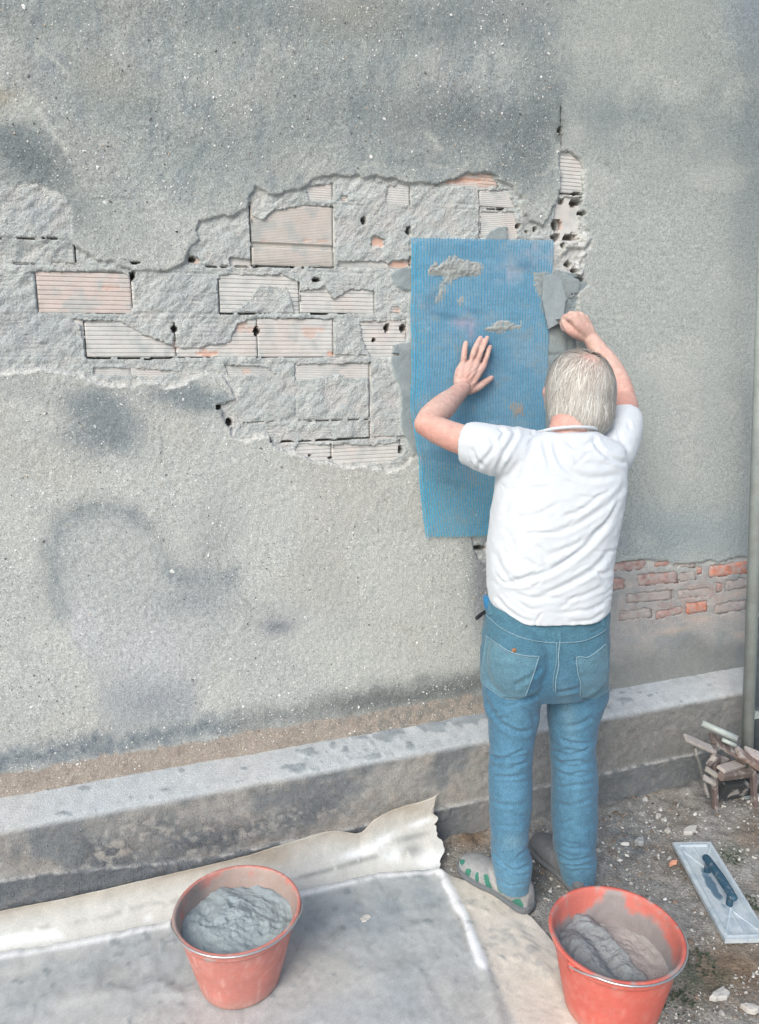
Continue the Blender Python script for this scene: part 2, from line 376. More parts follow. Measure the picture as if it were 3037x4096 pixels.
HOLES = [(1453, 882, 11, 15), (767, 1036, 13, 9), (1264, 1120, 15, 9), (1548, 1312, 10, 13), (1612, 1313, 13, 11), (1495, 1360, 8, 8), (1026, 1327, 11, 15), (697, 1316, 12, 13), (530, 1100, 10, 16), (1633, 922, 9, 13),
         (2070, 905, 9, 9), (1603, 1798, 9, 15), (1240, 1822, 8, 4), (1322, 1832, 9, 5), (873, 1628, 10, 10), (915, 1690, 12, 16), (2138, 918, 8, 10), (2102, 928, 7, 6), (2302, 810, 22, 14), (2243, 805, 12, 7),
         (2225, 900, 20, 22), (2280, 950, 26, 13), (2220, 950, 18, 12), (2325, 855, 14, 10), (2270, 1060, 12, 14), (2290, 1085, 14, 8), (1915, 2192, 26, 10), (540, 1052, 20, 5), (2232, 530, 9, 16), (2310, 1120, 22, 8), (2305, 775, 18, 7), (2245, 985, 8, 14)]

def axis(lo, hi, a, b, fine, coarse, far):
    s = [np.arange(lo, a-far, far*1.0)] if lo < a-far else [np.array([lo])]
    out = [lo]; x = lo
    while x < hi:
        d = 0 if a <= x <= b else min(abs(x-a), abs(x-b))
        st = fine if d == 0 else min(fine+(coarse-fine)*min(d/0.15, 1)+max(0, d-1.3)*0.06, far)
        x += st; out.append(x)
    return np.array(out)
XS = axis(-1.6, 5.2, -0.22, 1.62, 0.0033, 0.0058, 0.15)
ZS = axis(0.395, 4.4, 1.38, 2.36, 0.0033, 0.0052, 0.15)
nx, nz = len(XS), len(ZS)
gx, gz = np.meshgrid(XS, ZS, indexing='ij'); gx = gx.ravel(); gz = gz.ravel()
U, W = proj(np.stack([gx, np.zeros_like(gx), gz], 1))
act = (gx > -1.2) & (gx < 4.5)
n1 = fbm(U, W, 60, 4, 1); n2 = fbm(U, W, 22, 3, 5); n3 = fbm(U, W, 220, 4, 9); n4 = fbm(U, W, 9, 2, 12)
n5 = fbm(U+300, W-100, 60, 4, 31)
du, dw = U+10*n1+5*n2, W+10*n5+5*fbm(U, W, 20, 3, 40)
dm = sdf(du, dw, DMG)
dm = np.minimum(dm, np.minimum(sdf(du, dw, DMG2), sdf(U+4*n2+22*n1*(U < 2420), W+5*n2+3*n4, DMG3)))
inD3 = sdf(U, W, DMG3)
eu, ew = U+3.0*n2+2.0*n4, W+3.0*n2-2.0*n4
ex = np.full(U.shape, 1e9)
for e in EXPO: ex = np.minimum(ex, sdf(eu, ew, e))
bk = np.full(U.shape, 1e9)
for b_ in BRICKS: bk = np.minimum(bk, sdf(U+2.5*n2, W+2.5*n4, b_[:4]))
fr = np.full(U.shape, 1e9)
for e in FRESH: fr = np.minimum(fr, sdf(U+8*n1, W+8*n5, e))

# --- clay blocks (behind the residue): rows of rectangles given by photo positions
ROWS = [  # (x joints, y top, y bottom, groove pitch)
    ((1500, 1738, 1992, 2220), 640, 744, 0.011), ((700, 998, 1330, 1640, 1916), 655, 812, 0.007), ((1916, 2180), 762, 832, 0.006), ((1640, 1916), 832, 1062, 0.0), ((1916, 2190), 850, 955, 0.006),
    ((700, 1003), 826, 1064, 0.0), ((1003, 1332), 820, 1064, 0.0045), ((1332, 1640), 826, 1070, 0.0), ((-320, -30, 300), 958, 1058, 0.012),
    ((-230, 147, 526, 876, 1197, 1497, 1800, 2100), 1090, 1252, 0.0125), ((-60, 340, 700, 1029, 1333, 1624, 1900, 2180), 1275, 1427, 0.0125),
    ((60, 372, 528, 860, 1181, 1478, 1765, 2050), 1454, 1680, 0.0055), ((900, 1186, 1479, 1765, 2050), 1688, 1752, 0.009), ((900, 1085, 1326, 1598, 1850), 1768, 1905, 0.0125),
    ((2205, 2345), 560, 772, 0.012), ((2205, 2345), 782, 1000, 0.0), ((1860, 2120), 2130, 2250, 0.012)]
ORANGE = [(1510, 970, 30, 20), (1600, 1058, 50, 20), (775, 1042, 25, 14), (1585, 1242, 18, 12), (835, 1415, 45, 16), (800, 1385, 30, 16), (1320, 1415, 16, 14), (1005, 1320, 22, 16), (440, 1150, 40, 16), (1860, 722, 110, 12),
          (1377, 798, 14, 9), (985, 1485, 20, 14), (1230, 962, 20, 8), (990, 958, 16, 8), (960, 1300, 30, 30), (1240, 1340, 30, 18), (1290, 965, 22, 10), (1055, 963, 14, 8), (700, 1380, 20, 24), (2290, 955, 34, 14), (2240, 900, 16, 30), (1635, 1350, 14, 40), (1250, 1320, 60, 12)]

wall = thing('house_wall', 'tall grey cement rendered wall with a broken area baring hollow clay blocks', 'wall', (1.0, 0, 0))
rects = []; rects2 = []
bi = 0
for js, y0, y1, pitch in ROWS:
    for k in range(len(js)-1):
        xm = (js[k]+js[k+1])/2; ym = (y0+y1)/2
        xa, xb = P(js[k], ym)[0]+0.0014, P(js[k+1], ym)[0]-0.0014
        zt, zb = P(xm, y0)[2], P(xm, y1)[2]
        rects.append((xa, xb, zb, zt)); rects2.append((xa-.0014, xb+.0014, zb, zt, pitch))
        jy = -0.0012*random.random()+ (0.004 if pitch == 0 else 0)
        zr = [zb, zb+0.002]; zz = []
        if pitch > 0:
            z = zb+pitch*0.8
            while z < zt-pitch*0.6:
                gw = min(0.0016, pitch*0.22)
                zr += [z-gw*1.5, z-gw*0.5, z+gw*0.5, z+gw*1.5]; zz.append(z); z += pitch
            zr += [zt-0.002, zt]
        else: zr = list(np.linspace(zb, zt, 24))
        zr = np.array(sorted(zr)); xr = np.linspace(xa, xb, max(6, int((xb-xa)/0.0045)))
        A, B = np.meshgrid(xr, zr, indexing='ij'); A = A.ravel(); B = B.ravel()
        y = np.full(A.shape, jy)
        for z in zz:
            gd = 0.0022 if pitch > 0.008 else 0.0009
            y += gd*np.clip(1-np.abs(B-z)/(min(0.0016, pitch*0.22)*1.45), 0, 1)**0.5
        pu, pw = proj(np.stack([A, y, B], 1))
        edge = np.minimum(np.minimum(A-xa, xb-A), np.minimum(B-zb, zt-B))
        y += 0.002*np.clip(1-edge/0.003, 0, 1)
        y += 0.0006*fbm(A, B, 0.03, 3, bi)
        if js[0] == 1003:   # step and lip in the large block
            st = P(1170, 975)[2]; s2 = P(1170, 996)[2]
            band = sst(s2-0.001, s2+0.001, B)*(1-sst(st-0.001, st+0.001, B))
            y += 0.007*band-0.0035*(1-sst(s2-0.001, s2+0.001, B))*sst(zb, zb+0.02, B)
        hm = np.zeros(A.shape)
        for hx, hy, rx, ry in HOLES:
            d = np.hypot((pu-hx)/rx, (pw-hy)/ry)+0.18*noise2(pu/6, pw/6, 3)
            hm = np.maximum(hm, 1-sst(0.95, 1.12, d))
        y += 0.045*hm
        om = np.zeros(A.shape)
        for ox, oy, rx, ry in ORANGE:
            d = blob(pu, pw, ox, oy, rx, ry)*1.5+0.45*fbm(pu, pw, 14, 3, 8)
            om = np.maximum(om, sst(0.65, 0.85, d)*(1 if oy in (970, 1058, 1415, 722, 955) else .5))
        y += 0.002*om
        warm = fbm(A*1000, B*1000, 120, 3, 60+bi)
        c = np.tile(np.array([200., 201, 198]), (len(A), 1))
        if js[0] in (1003,): c[:] = (198, 194, 187)
        if js[0] == -230 and k == 1: c[:] = (200, 190, 184)
        c = mixc(c, (206, 192, 186), sst(0.0, 0.9, warm)*0.4)
        c = mixc(c, (176, 182, 181), sst(0.0, 0.8, fbm(pu, pw, 45, 4, 77))*0.75)
        c = mixc(c, (214, 168, 148), om*0.75)
        if y1 == 744: c = mixc(c, (206, 172, 156), 0.6*np.ones(len(A)))
        for z in zz: c = mixc(c, (150, 150, 148), 0.3*np.clip(1-np.abs(B-z)/0.0022, 0, 1))
        c = mixc(c, (70, 58, 54), hm)
        nA, nB = len(xr), len(zr)
        V = np.stack([A, y, B], 1)
        F = gridF(nA, nB)
        # side walls of the block
        I = np.arange(nA*nB).reshape(nA, nB)
        loop = np.concatenate([I[:, 0], I[-1, 1:], I[-2::-1, -1], I[0, -2:0:-1]])
        back = V[loop].copy(); back[:, 1] = 0.08
        o0 = len(V); V = np.vstack([V, back]); c = np.vstack([c, c[loop]*0+np.array([176., 150, 138])])
        n = len(loop); j = np.arange(n); jn = (j+1) % n
        F2 = np.stack([loop[j], o0+j, o0+jn, loop[jn]], 1)
        part('block', V, [F, F2], M_BLOCK, wall, False, c)
        bi += 1

inblk = np.zeros(U.shape, bool)
for xa, xb, zb, zt in rects: inblk |= (gx > xa+0.001) & (gx < xb-0.001) & (gz > zb+0.001) & (gz < zt-0.001)

# --- render/mortar relief
inside = 1-sst(-4.5, 4.5, dm)
edge_lip = np.exp(-((dm-7)/10.0)**2)
streak = fbm(U*1.0, W*0.45, 40, 4, 71)
rightpl = sst(2190, 2300, U+40*n1+15*n2)*sst(-40, 0, dm) # newer render on the right
h_pl = 0.0140+0.0016*n3+0.0010*n2*(1-0.6*rightpl)+0.0006*n4
h_pl = h_pl-0.002*rightpl
h_pl += 0.003*edge_lip*(0.5+0.5*n1)*(W > 1200)
resn = 0.0040+0.0028*n1+0.0030*fbm((U+W)*.9, (W-U)*.35, 30, 4, 90)+0.0013*n4+0.0008*noise2(U/5, W/5, 91)
resn += 0.004*np.clip(fbm(U, W, 90, 3, 93), 0, 1)
resn = np.maximum(resn, 0.0012)
# bed and head joints and the fluting of the blocks telegraph through the thin residue
gro = np.zeros(U.shape)
for (xa, xb, zb, zt, pitch_) in rects2:
    q = np.where((gx > xa-.004) & (gx < xb+.004) & (gz > zb-.004) & (gz < zt+.004))[0]
    if not len(q): continue
    e_ = np.minimum(np.minimum(np.abs(gx[q]-xa), np.abs(xb-gx[q])), np.minimum(np.abs(gz[q]-zb), np.abs(zt-gz[q])))
    gro[q] = np.maximum(gro[q], np.exp(-(e_/.0022)**2)*1.5*np.clip(.5+1.6*n1[q]+.6*n2[q], 0, 1))
    if pitch_ > 0.008:
        ph_ = np.abs(((gz[q]-zb-pitch_*.8)/pitch_+.5) % 1-.5)*pitch_
        gro[q] = np.maximum(gro[q], .75*np.exp(-(ph_/.0026)**2)*sst(-.15, .35, -n1[q]+.3*n5[q]))
resn = np.maximum(resn, 0.0012)-0.0022*gro
h_in = resn.copy()
smoothres = sst(0, -60, inD3)
h_in = h_in*(1-smoothres)+(0.0065+0.0022*n1+0.0012*n2)*smoothres
exm = 1-sst(-1.5, 1.5, ex)
joint = ~inblk
h_in = np.where((exm > 0.5), np.where(inblk, -0.022, -0.0015+0.0015*n4), h_in)
# softer rows showing through residue: bed joints slightly hollow
frm = 1-sst(-4, 4, fr)
h_fr = 0.0105+0.0012*fbm(U, W, 70, 2, 44)+0.0005*n4
dip = 0
for (cx_, cy_, rx_, ry_, dp) in ((2300, 1215, 22, 30, .006), (2280, 1240, 20, 14, .005), (2200, 1420, 60, 8, .004), (2268, 1380, 10, 40, .004), (2240, 1130, 30, 8, -.004)): dip = dip+dp*blob(U, W, cx_, cy_, rx_, ry_)
h_fr = h_fr-dip
h_in = h_in*(1-frm)+np.maximum(h_in, h_fr)*frm
h_in = np.where((frm > 0.5) & (exm > 0.5), h_fr, h_in)
# chunky broken rubble near the right column
rub = np.maximum(blob(U, W, 2290, 985, 75, 80), blob(U, W, 2310, 1080, 45, 40))
h_in += rub*0.018*np.clip(0.3+fbm(U, W, 34, 3, 55)+0.4*n2, 0, 1.2)*(frm < 0.5)*(exm < 0.5)
soft = sst(380, 250, U)*sst(1010, 930, W)
h_in = h_in+soft*0.0085
H = h_pl*(1-inside)+h_in*inside
# bricks
bkm = 1-sst(-1.5, 1.5, bk+4+5*n2)
H = np.where(bkm > 0.5, -0.02, H)
crk = np.zeros(U.shape)
for pts, w in CRACKS:
    lo_x, hi_x = min(p[0] for p in pts)-20, max(p[0] for p in pts)+20
    lo_y, hi_y = min(p[1] for p in pts)-20, max(p[1] for p in pts)+20
    s = np.where((U > lo_x) & (U < hi_x) & (W > lo_y) & (W < hi_y))[0]
    if not len(s): continue
    d, t = dline(U[s]+1.2*n4[s], W[s]+1.2*n2[s], pts)
    wv = w*0.52*(1+0.35*n2[s])
    if abs(pts[0][1]-pts[-1][1]) < 30: wv = wv*np.clip(1.05+1.5*n2[s]+.5*n4[s], 0.05, 1.1)
    crk[s] = np.maximum(crk[s], 1-sst(wv*0.62, wv*1.15, d))
hol = np.zeros(U.shape)
for hx, hy, rx, ry in HOLES:
    s = np.where((np.abs(U-hx) < rx*2) & (np.abs(W-hy) < ry*2))[0]
    if not len(s): continue
    d = np.hypot((U[s]-hx)/rx, (W[s]-hy)/ry)+0.25*n4[s]
    hol[s] = np.maximum(hol[s], 1-sst(0.8, 1.12, d))
cut = np.maximum(crk, hol)*(1-0*frm)
underfresh = (fr < 6)
cut = np.where(underfresh & (U > 1640) & (W > 960) & (U < 2230), 0, cut)
H = H-cut*(H+0.042)*np.where(exm > 0.5, 1, 1)
# pits in the old render
pit = np.clip(noise2(U/9, W/9, 15)-0.82, 0, 1)*0.02*(1-inside)*(1-rightpl)
H -= pit
far = sst(4.2, 4.6, gx)+sst(-1.1, -1.4, gx); H = H*(1-np.clip(far, 0, 1))+0.0140*np.clip(far, 0, 1)

# --- colours of the wall surface (photo-referenced stains, painted shade by the body)
C = np.tile(np.array([180., 184, 180]), (len(U), 1))
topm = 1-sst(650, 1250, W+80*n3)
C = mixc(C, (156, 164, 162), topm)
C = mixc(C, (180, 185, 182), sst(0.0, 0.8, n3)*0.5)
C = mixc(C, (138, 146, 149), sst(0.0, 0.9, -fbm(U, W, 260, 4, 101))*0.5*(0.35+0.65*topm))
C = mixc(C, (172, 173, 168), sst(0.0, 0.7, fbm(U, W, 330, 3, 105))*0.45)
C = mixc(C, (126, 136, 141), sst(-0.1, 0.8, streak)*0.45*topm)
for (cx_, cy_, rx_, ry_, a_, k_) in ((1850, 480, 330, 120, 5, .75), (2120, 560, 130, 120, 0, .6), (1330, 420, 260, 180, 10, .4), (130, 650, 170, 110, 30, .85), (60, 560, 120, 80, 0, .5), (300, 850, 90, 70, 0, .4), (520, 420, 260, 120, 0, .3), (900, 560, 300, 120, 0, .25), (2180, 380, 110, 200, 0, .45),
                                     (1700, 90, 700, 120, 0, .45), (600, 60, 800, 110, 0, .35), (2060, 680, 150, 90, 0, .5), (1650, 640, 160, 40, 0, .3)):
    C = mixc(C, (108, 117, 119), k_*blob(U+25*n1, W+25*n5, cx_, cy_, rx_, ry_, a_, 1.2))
C = mixc(C, (158, 158, 148), 0.55*blob(U, W, 420, 300, 130, 90, 20)+0.5*blob(U, W, 1420, 60, 160, 80))
C = mixc(C, (150, 140, 122), 0.6*blob(U, W, 20, 400, 70, 40))
C = mixc(C, (178, 182, 176), 0.7*blob(U, W, 120, 420, 110, 60, 15)+0.6*blob(U, W, 20, 470, 90, 40))
for pts, w, k_ in (([(150, 190), (210, 240), (280, 310)], 10, .6), ([(150, 440), (200, 520), (275, 610)], 16, .7), ([(1705, 540), (1735, 570), (1752, 600)], 12, .6), ([(2135, 705), (2210, 672)], 6, .6), ([(1790, 728), (1862, 655)], 7, .6),
                   ([(1700, 665), (1770, 668)], 8, .5), ([(1420, 675), (1500, 655)], 9, .5), ([(1380, 250), (1460, 230)], 8, .2), ([(1045, 740), (1045, 790)], 16, .35), ([(1905, 700), (1925, 650)], 6, .5), ([(1450, 170), (1470, 240)], 10, .4)):
    d, t = dline(U+6*n2, W+6*n2, pts); C = mixc(C, (182, 186, 180), k_*np.exp(-(d/w)**2))
for pts in ([(905, 2298), (940, 2340), (960, 2385), (1005, 2420), (1000, 2480), (960, 2540)], [(1452, 100), (1470, 170), (1462, 250), (1490, 330)], [(2560, 1000), (2640, 1030), (2700, 1020)], [(380, 800), (450, 790), (520, 800)], [(640, 1700), (655, 1790), (640, 1850)], [(500, 2200), (530, 2290), (525, 2380)]):
    d, t = dline(U+5*n2+4*n4, W+5*n1+3*n4, pts); C = mixc(C, (118, 124, 124), .5*np.exp(-(d/3.2)**2)); H -= .0012*np.exp(-(d/4)**2)*(1-inside)
# lower half
for (cx_, cy_, rx_, ry_, a_, k_) in ((430, 1690, 150, 120, 20, .8), (350, 1600, 120, 60, 0, .5), (760, 1590, 170, 55, 8, .8), (380, 1760, 150, 60, 0, .35), (90, 1560, 140, 50, 0, .25), (880, 1625, 80, 40, 0, .5)):
    C = mixc(C, (114, 125, 131), k_*blob(U+20*n1, W+20*n5, cx_, cy_, rx_, ry_, a_, 1.3))
arc = [(250, 2440), (215, 2330), (200, 2180), (255, 2080), (340, 2030), (430, 2018), (530, 2045), (610, 2110), (650, 2190), (700, 2280), (800, 2300), (920, 2295)]
inn = sdf(U+20*n1, W+20*n5, [(220, 2400), (205, 2180), (300, 2060), (430, 2025), (560, 2070), (650, 2200), (720, 2310), (930, 2310), (960, 2420), (860, 2560), (800, 2760), (780, 2880), (400, 2900), (380, 2700), (300, 2560)])
inm = 1-sst(-30, 35, inn)
C = mixc(C, (160, 167, 168), inm*0.5)
C = mixc(C, (180, 185, 187), inm*0.8*np.clip(blob(U, W, 600, 2620, 160, 150)+blob(U, W, 330, 2520, 80, 140), 0, 1))
C = mixc(C, (134, 141, 149), inm*0.6*blob(U, W, 610, 2800, 190, 90))
d, t = dline(U+14*n1, W+14*n5, arc)
C = mixc(C, (120, 130, 134), 0.62*np.exp(-(d/42)**2)*(0.75+0.4*n3+.35*n1))
C = mixc(C, (128, 134, 140), 0.75*blob(U+15*n1, W, 1110, 2505, 65, 28)+0.3*blob(U, W, 1080, 2460, 120, 60)+0.35*blob(U, W, 760, 2400, 180, 60)+.35*blob(U, W, 850, 2180, 90, 200, 20))
# lower bands follow the ledge: vertical distance above the ledge in metres
zz_ = gz-0.401
C = mixc(C, (110, 120, 127), 0.85*np.exp(-((zz_-0.115-0.02*n1)/0.045)**2)*(1-sst(900, 1000, U))*(0.9+.3*n2))
C = mixc(C, (102, 108, 108), 0.85*np.exp(-((zz_-0.12-0.02*n1)/0.055)**2)*sst(1150, 1420, U)*(1-sst(1950, 2100, U)))
C = mixc(C, (120, 126, 126), 0.7*np.exp(-((zz_-0.115-0.02*n1)/0.045)**2)*sst(850, 950, U)*(1-sst(1200, 1400, U)))
brown = 1-sst(0.068, 0.088, zz_+0.012*n1+0.006*n2)
C = mixc(C, (158, 149, 139), brown*(1-sst(2150, 2350, U))*0.95)
C = mixc(C, (136, 128, 120), brown*sst(0, .7, n1)*0.5*(1-sst(2150, 2350, U)))
C = mixc(C, (124, 126, 122), brown*0.6*sst(1000, 1500, U)*sst(0.0, .6, n2+.2))
C = mixc(C, (124, 130, 134), 0.75*blob(U, W, 1930, 2350, 60, 190, 0, 1.5)+0.4*blob(U, W, 1900, 2150, 50, 90))  # dark grey shade beside the body, painted into the wall colour
# right newer render
rr = sst(2170, 2330, U+60*n1+20*n2)
C = mixc(C, (165, 172, 169), rr*sst(150, 900, W))
C = mixc(C, (158, 165, 161), rr*(1-sst(150, 900, W)))
C = mixc(C, (128, 138, 140), rr*(0.6*blob(U, W, 2420, 460, 220, 100)+0.5*blob(U, W, 3100, 300, 250, 500)+0.35*blob(U, W, 2700, 560, 300, 200)+.35*blob(U, W, 3040, 900, 160, 400)))
C = mixc(C, (138, 152, 168), rr*0.5*blob(U, W, 3037, 0, 160, 200))
C = mixc(C, (140, 154, 160), rr*0.7*blob(U, W, 2650, 2140, 420, 110))
C = mixc(C, (180, 185, 180), rr*sst(0, .8, fbm(U, W, 180, 3, 130))*0.5)
C = mixc(C, (104, 112, 112), (0.8*blob(U, W, 2225, 540, 14, 30)+0.6*blob(U, W, 2422, 658, 10, 12)+.5*blob(U, W, 2232, 450, 10, 60)))
C = mixc(C, (178, 180, 174), 0.5*blob(U, W, 2290, 540, 40, 45))
# whitish broken lip
C = mixc(C, (196, 198, 194), np.exp(-((dm-1)/9.0)**2)*sst(-.5, .4, n1+0.2)*sst(1350, 1500, W)*(W < 1950)*0.85)
C = mixc(C, (188, 191, 187), np.exp(-((dm-5)/12.0)**2)*sst(0.1, .6, n1)*0.5*(1-sst(1350, 1500, W)))
rrk = sst(2228, 2246, U)*sst(430, 450, W)
peb = (1-rightpl)*(0.85+0.15*topm)*(1-0.75*inm)*(1-inside)
peb = np.clip(peb+0.3*(1-inside)*(sst(2600, 2750, W)), 0, 1); peb = peb*(0.35+0.65*sst(-.5, .3, fbm(U, W, 150, 2, 140)))+0.12
# residue colours
R_ = np.tile(np.array([184., 191, 190]), (len(U), 1)); R_ = mixc(R_, (196, 192, 188), sst(0, .6, -n1)*.5)
R_ = mixc(R_, (172, 178, 177), sst(0.0, 0.8, n5)*0.5)
R_ = mixc(R_, (204, 208, 204), sst(0.1, 0.9, fbm(U, W, 120, 3, 150))*0.6)
R_ = mixc(R_, (166, 174, 177), np.clip(0.6*blob(U, W, 150, 1320, 200, 120)+0.5*blob(U, W, 860, 1350, 140, 80)+0.4*blob(U, W, 800, 1180, 160, 80)+.5*blob(U, W, 150, 850, 120, 60), 0, 1))
R_ = mixc(R_, (196, 199, 196), np.clip(sst(0.1, 1.2, rub*2)*0.9, 0, 1))
R_ = mixc(R_, (206, 206, 202), 0.8*np.exp(-((dm+9)/9.0)**2)*sst(1400, 1500, W)*sst(-.4, .3, n1))
d3 = smoothres
D3c = np.tile(np.array([172., 173, 172]), (len(U), 1))
D3c = mixc(D3c, (190, 185, 181), sst(-.2, .6, n1)*0.7)
D3c = mixc(D3c, (150, 158, 160), sst(0, .7, n5)*0.7)
D3c = mixc(D3c, (172, 140, 132), 0.45*np.clip(blob(U, W, 2800, 2370, 200, 50)+blob(U, W, 2650, 2440, 130, 40), 0, 1)*sst(-.1, .5, n2))
D3c = mixc(D3c, (196, 182, 172), 0.8*np.clip(blob(U, W, 2790, 2475, 60, 18)+blob(U, W, 2950, 2370, 50, 15, -15)+blob(U, W, 2960, 2540, 30, 14)+blob(U, W, 2700, 2520, 80, 12, -10), 0, 1))
D3c = mixc(D3c, (134, 140, 138), 0.75*sst(2540, 2660, W-0.05*(2700-U)+30*n1))
D3c = mixc(D3c, (120, 126, 126), 0.5*np.clip(blob(U, W, 2760, 2560, 60, 40)+blob(U, W, 2900, 2600, 160, 40), 0, 1))
R_ = R_*(1-d3[:, None])+D3c*d3[:, None]
C = mixc(C, (124, 126, 118), rr*0.8*sst(2560, 2640, W+0.17*(U-2700)+25*n1))
Fm = np.tile(np.array([140., 152, 155]), (len(U), 1)); Fm = mixc(Fm, (154, 164, 165), sst(-.2, .8, n1)*0.7)
Fm = mixc(Fm, (126, 138, 142), sst(0, .6, n5)*0.5)
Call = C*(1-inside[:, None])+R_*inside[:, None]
Call = Call*(1-(frm*inside)[:, None])+Fm*(frm*inside)[:, None]
jm = (exm > 0.5) & joint & (frm < .5); Call[jm] = mixc(Call[jm], (150, 152, 148), 0.5*np.ones(jm.sum()))
Call = mixc(Call, (88, 84, 82), cut*0.6)
Vw = np.stack([gx, -H, gz], 1)
FQ = gridF(nx, nz)[:, ::-1]
fc_in = inside[FQ].mean(1) > 0.5; fc_fr = ((frm[FQ].mean(1) > 0.5) & fc_in)
def submesh(name, mask, mt, parent, **kw):
    F = FQ[mask]; idx, inv = np.unique(F, return_inverse=True)
    return part(name, Vw[idx], inv.reshape(F.shape).astype(np.int32), mt, parent, True, Call[idx], {'peb': peb[idx]}, **kw)
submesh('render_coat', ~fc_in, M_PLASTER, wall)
submesh('bare_mortar', fc_in & ~fc_fr, M_ROUGH, wall)
submesh('fresh_mortar', fc_fr, M_WET, wall)

# red bricks
M_BRICK = mat('red_brick', rough=0.9, noise=(0.12, 40), fine=(0.1, 300), bump=(0.6, 150, 0.004), dirt=((0.40, 0.40, 0.39), 40, 0.42, 0.62, 0.75))
BC = {'d': (176, 146, 140), 'r': (188, 140, 127), 'o': (204, 140, 120), 'p': (172, 162, 158)}
for q in BRICKS:
    pts = [P(*c) for c in q[:4]]
    n = 9; V = []
    for i in range(n):
        for j in range(5):
            a, b = i/(n-1), j/4
            p = (pts[0]*(1-a)+pts[1]*a)*(1-b)+(pts[3]*(1-a)+pts[2]*a)*b
            p = p+np.array([random.uniform(-1, 1)*.0016, -0.0045-random.random()*0.003, random.uniform(-1, 1)*.0008])
            if i in (0, n-1) or j in (0, 4): p[1] += 0.003
            V.append(p)
    V = np.array(V); F = gridF(n, 5)
    I = np.arange(n*5).reshape(n, 5); loop = np.concatenate([I[:, 0], I[-1, 1:], I[-2::-1, -1], I[0, -2:0:-1]])
    back = V[loop].copy(); back[:, 1] = 0.06; o0 = len(V); V = np.vstack([V, back]); j = np.arange(len(loop)); jn = (j+1) % len(loop)
    c = np.tile(np.array(BC[q[4]], float), (len(V), 1)); c *= 1+0.06*rng.standard_normal((len(V), 1))
    part('brick', V, [F, np.stack([loop[j], o0+j, o0+jn, loop[jn]], 1)], M_BRICK, wall, True, c)

# masonry core behind everything
def boxm(lo, hi):
    lo, hi = np.array(lo, float), np.array(hi, float)
    V = np.array([[(lo, hi)[(i >> 0) & 1][0], (lo, hi)[(i >> 1) & 1][1], (lo, hi)[(i >> 2) & 1][2]] for i in range(8)])
    F = np.array([[0, 2, 3, 1], [4, 5, 7, 6], [0, 1, 5, 4], [2, 6, 7, 3], [0, 4, 6, 2], [1, 3, 7, 5]]); return V, F
V, F = boxm((-1.6, 0.085, -0.1), (5.25, 0.34, 4.42))
part('masonry_core', V, F, mat('core', color=(0.03, 0.026, 0.024), peb=0), wall)
V, F = boxm((-1.6, -0.02, 4.40), (5.25, 0.36, 4.46)); part('coping', V, F, M_ROUGH, wall, col=np.full((8, 3), 150.))

# pebbles standing out of the render
def ico():
    t = (1+sqrt(5))/2
    v = np.array([(-1, t, 0), (1, t, 0), (-1, -t, 0), (1, -t, 0), (0, -1, t), (0, 1, t), (0, -1, -t), (0, 1, -t), (t, 0, -1), (t, 0, 1), (-t, 0, -1), (-t, 0, 1)], float)
    v /= np.linalg.norm(v[0])
    f = np.array([(0, 11, 5), (0, 5, 1), (0, 1, 7), (0, 7, 10), (0, 10, 11), (1, 5, 9), (5, 11, 4), (11, 10, 2), (10, 7, 6), (7, 1, 8), (3, 9, 4), (3, 4, 2), (3, 2, 6), (3, 6, 8), (3, 8, 9), (4, 9, 5), (2, 4, 11), (6, 2, 10), (8, 6, 7), (9, 8, 1)])
    return v, f
IV, IF = ico()
def stones(name, C0, rad, squash, cols, mt, parent=None, jitter=0.25, **kw):
    n = len(C0); A = rng.standard_normal((n, 3, 3)); Q = np.linalg.qr(A)[0]
    sc = rad[:, None, None]*np.array([1, 0.8, 0.6])[None, :, None]*(1+jitter*rng.standard_normal((n, 3, 1))).clip(.5, 1.6)
    V = np.einsum('nij,kj->nki', Q*1.0, IV)
    V = np.einsum('nki,nij->nkj', V*(sc[:, :, 0])[:, None, :], Q)
    V = V*np.array(squash)[None, None, :]+C0[:, None, :]
    V += rad[:, None, None]*0.12*rng.standard_normal(V.shape)
    F = (IF[None]+(np.arange(n)*12)[:, None, None]).reshape(-1, 3)
    return part(name, V.reshape(-1, 3), F, mt, parent, False, np.repeat(cols, 12, 0), kind='stuff', **kw)
cand = np.where((inside < 0.02) & (gx > -0.5) & (gx < 2.5) & (gz < 3.1))[0]
wgt = peb[cand]*(XS[1]*0+1); area = np.gradient(XS)[cand//nz]*np.gradient(ZS)[cand % nz]
wgt = wgt*area*np.where(U[cand] > 2235, 0.06, 1.0); wgt /= wgt.sum()
pk = rng.choice(cand, 21000, p=wgt)
rad = np.clip(0.0015*np.exp(0.48*rng.standard_normal(len(pk))), 0.0008, 0.0065)
pc = np.where(rng.random(len(pk))[:, None] < 0.72, np.array([[216., 220, 217]]), np.array([[108., 110, 110]]))*(1+0.10*rng.standard_normal((len(pk), 1)))
pc[rng.random(len(pk)) < 0.1] = (176, 164, 148)
stones('pebble', Vw[pk]+np.array([0, 0.0003, 0])+rng.uniform(-.002, .002, (len(pk), 3))*[1, 0, 1], rad, (1, .7, 1), np.clip(pc, 60, 225), M_STONE, wall)

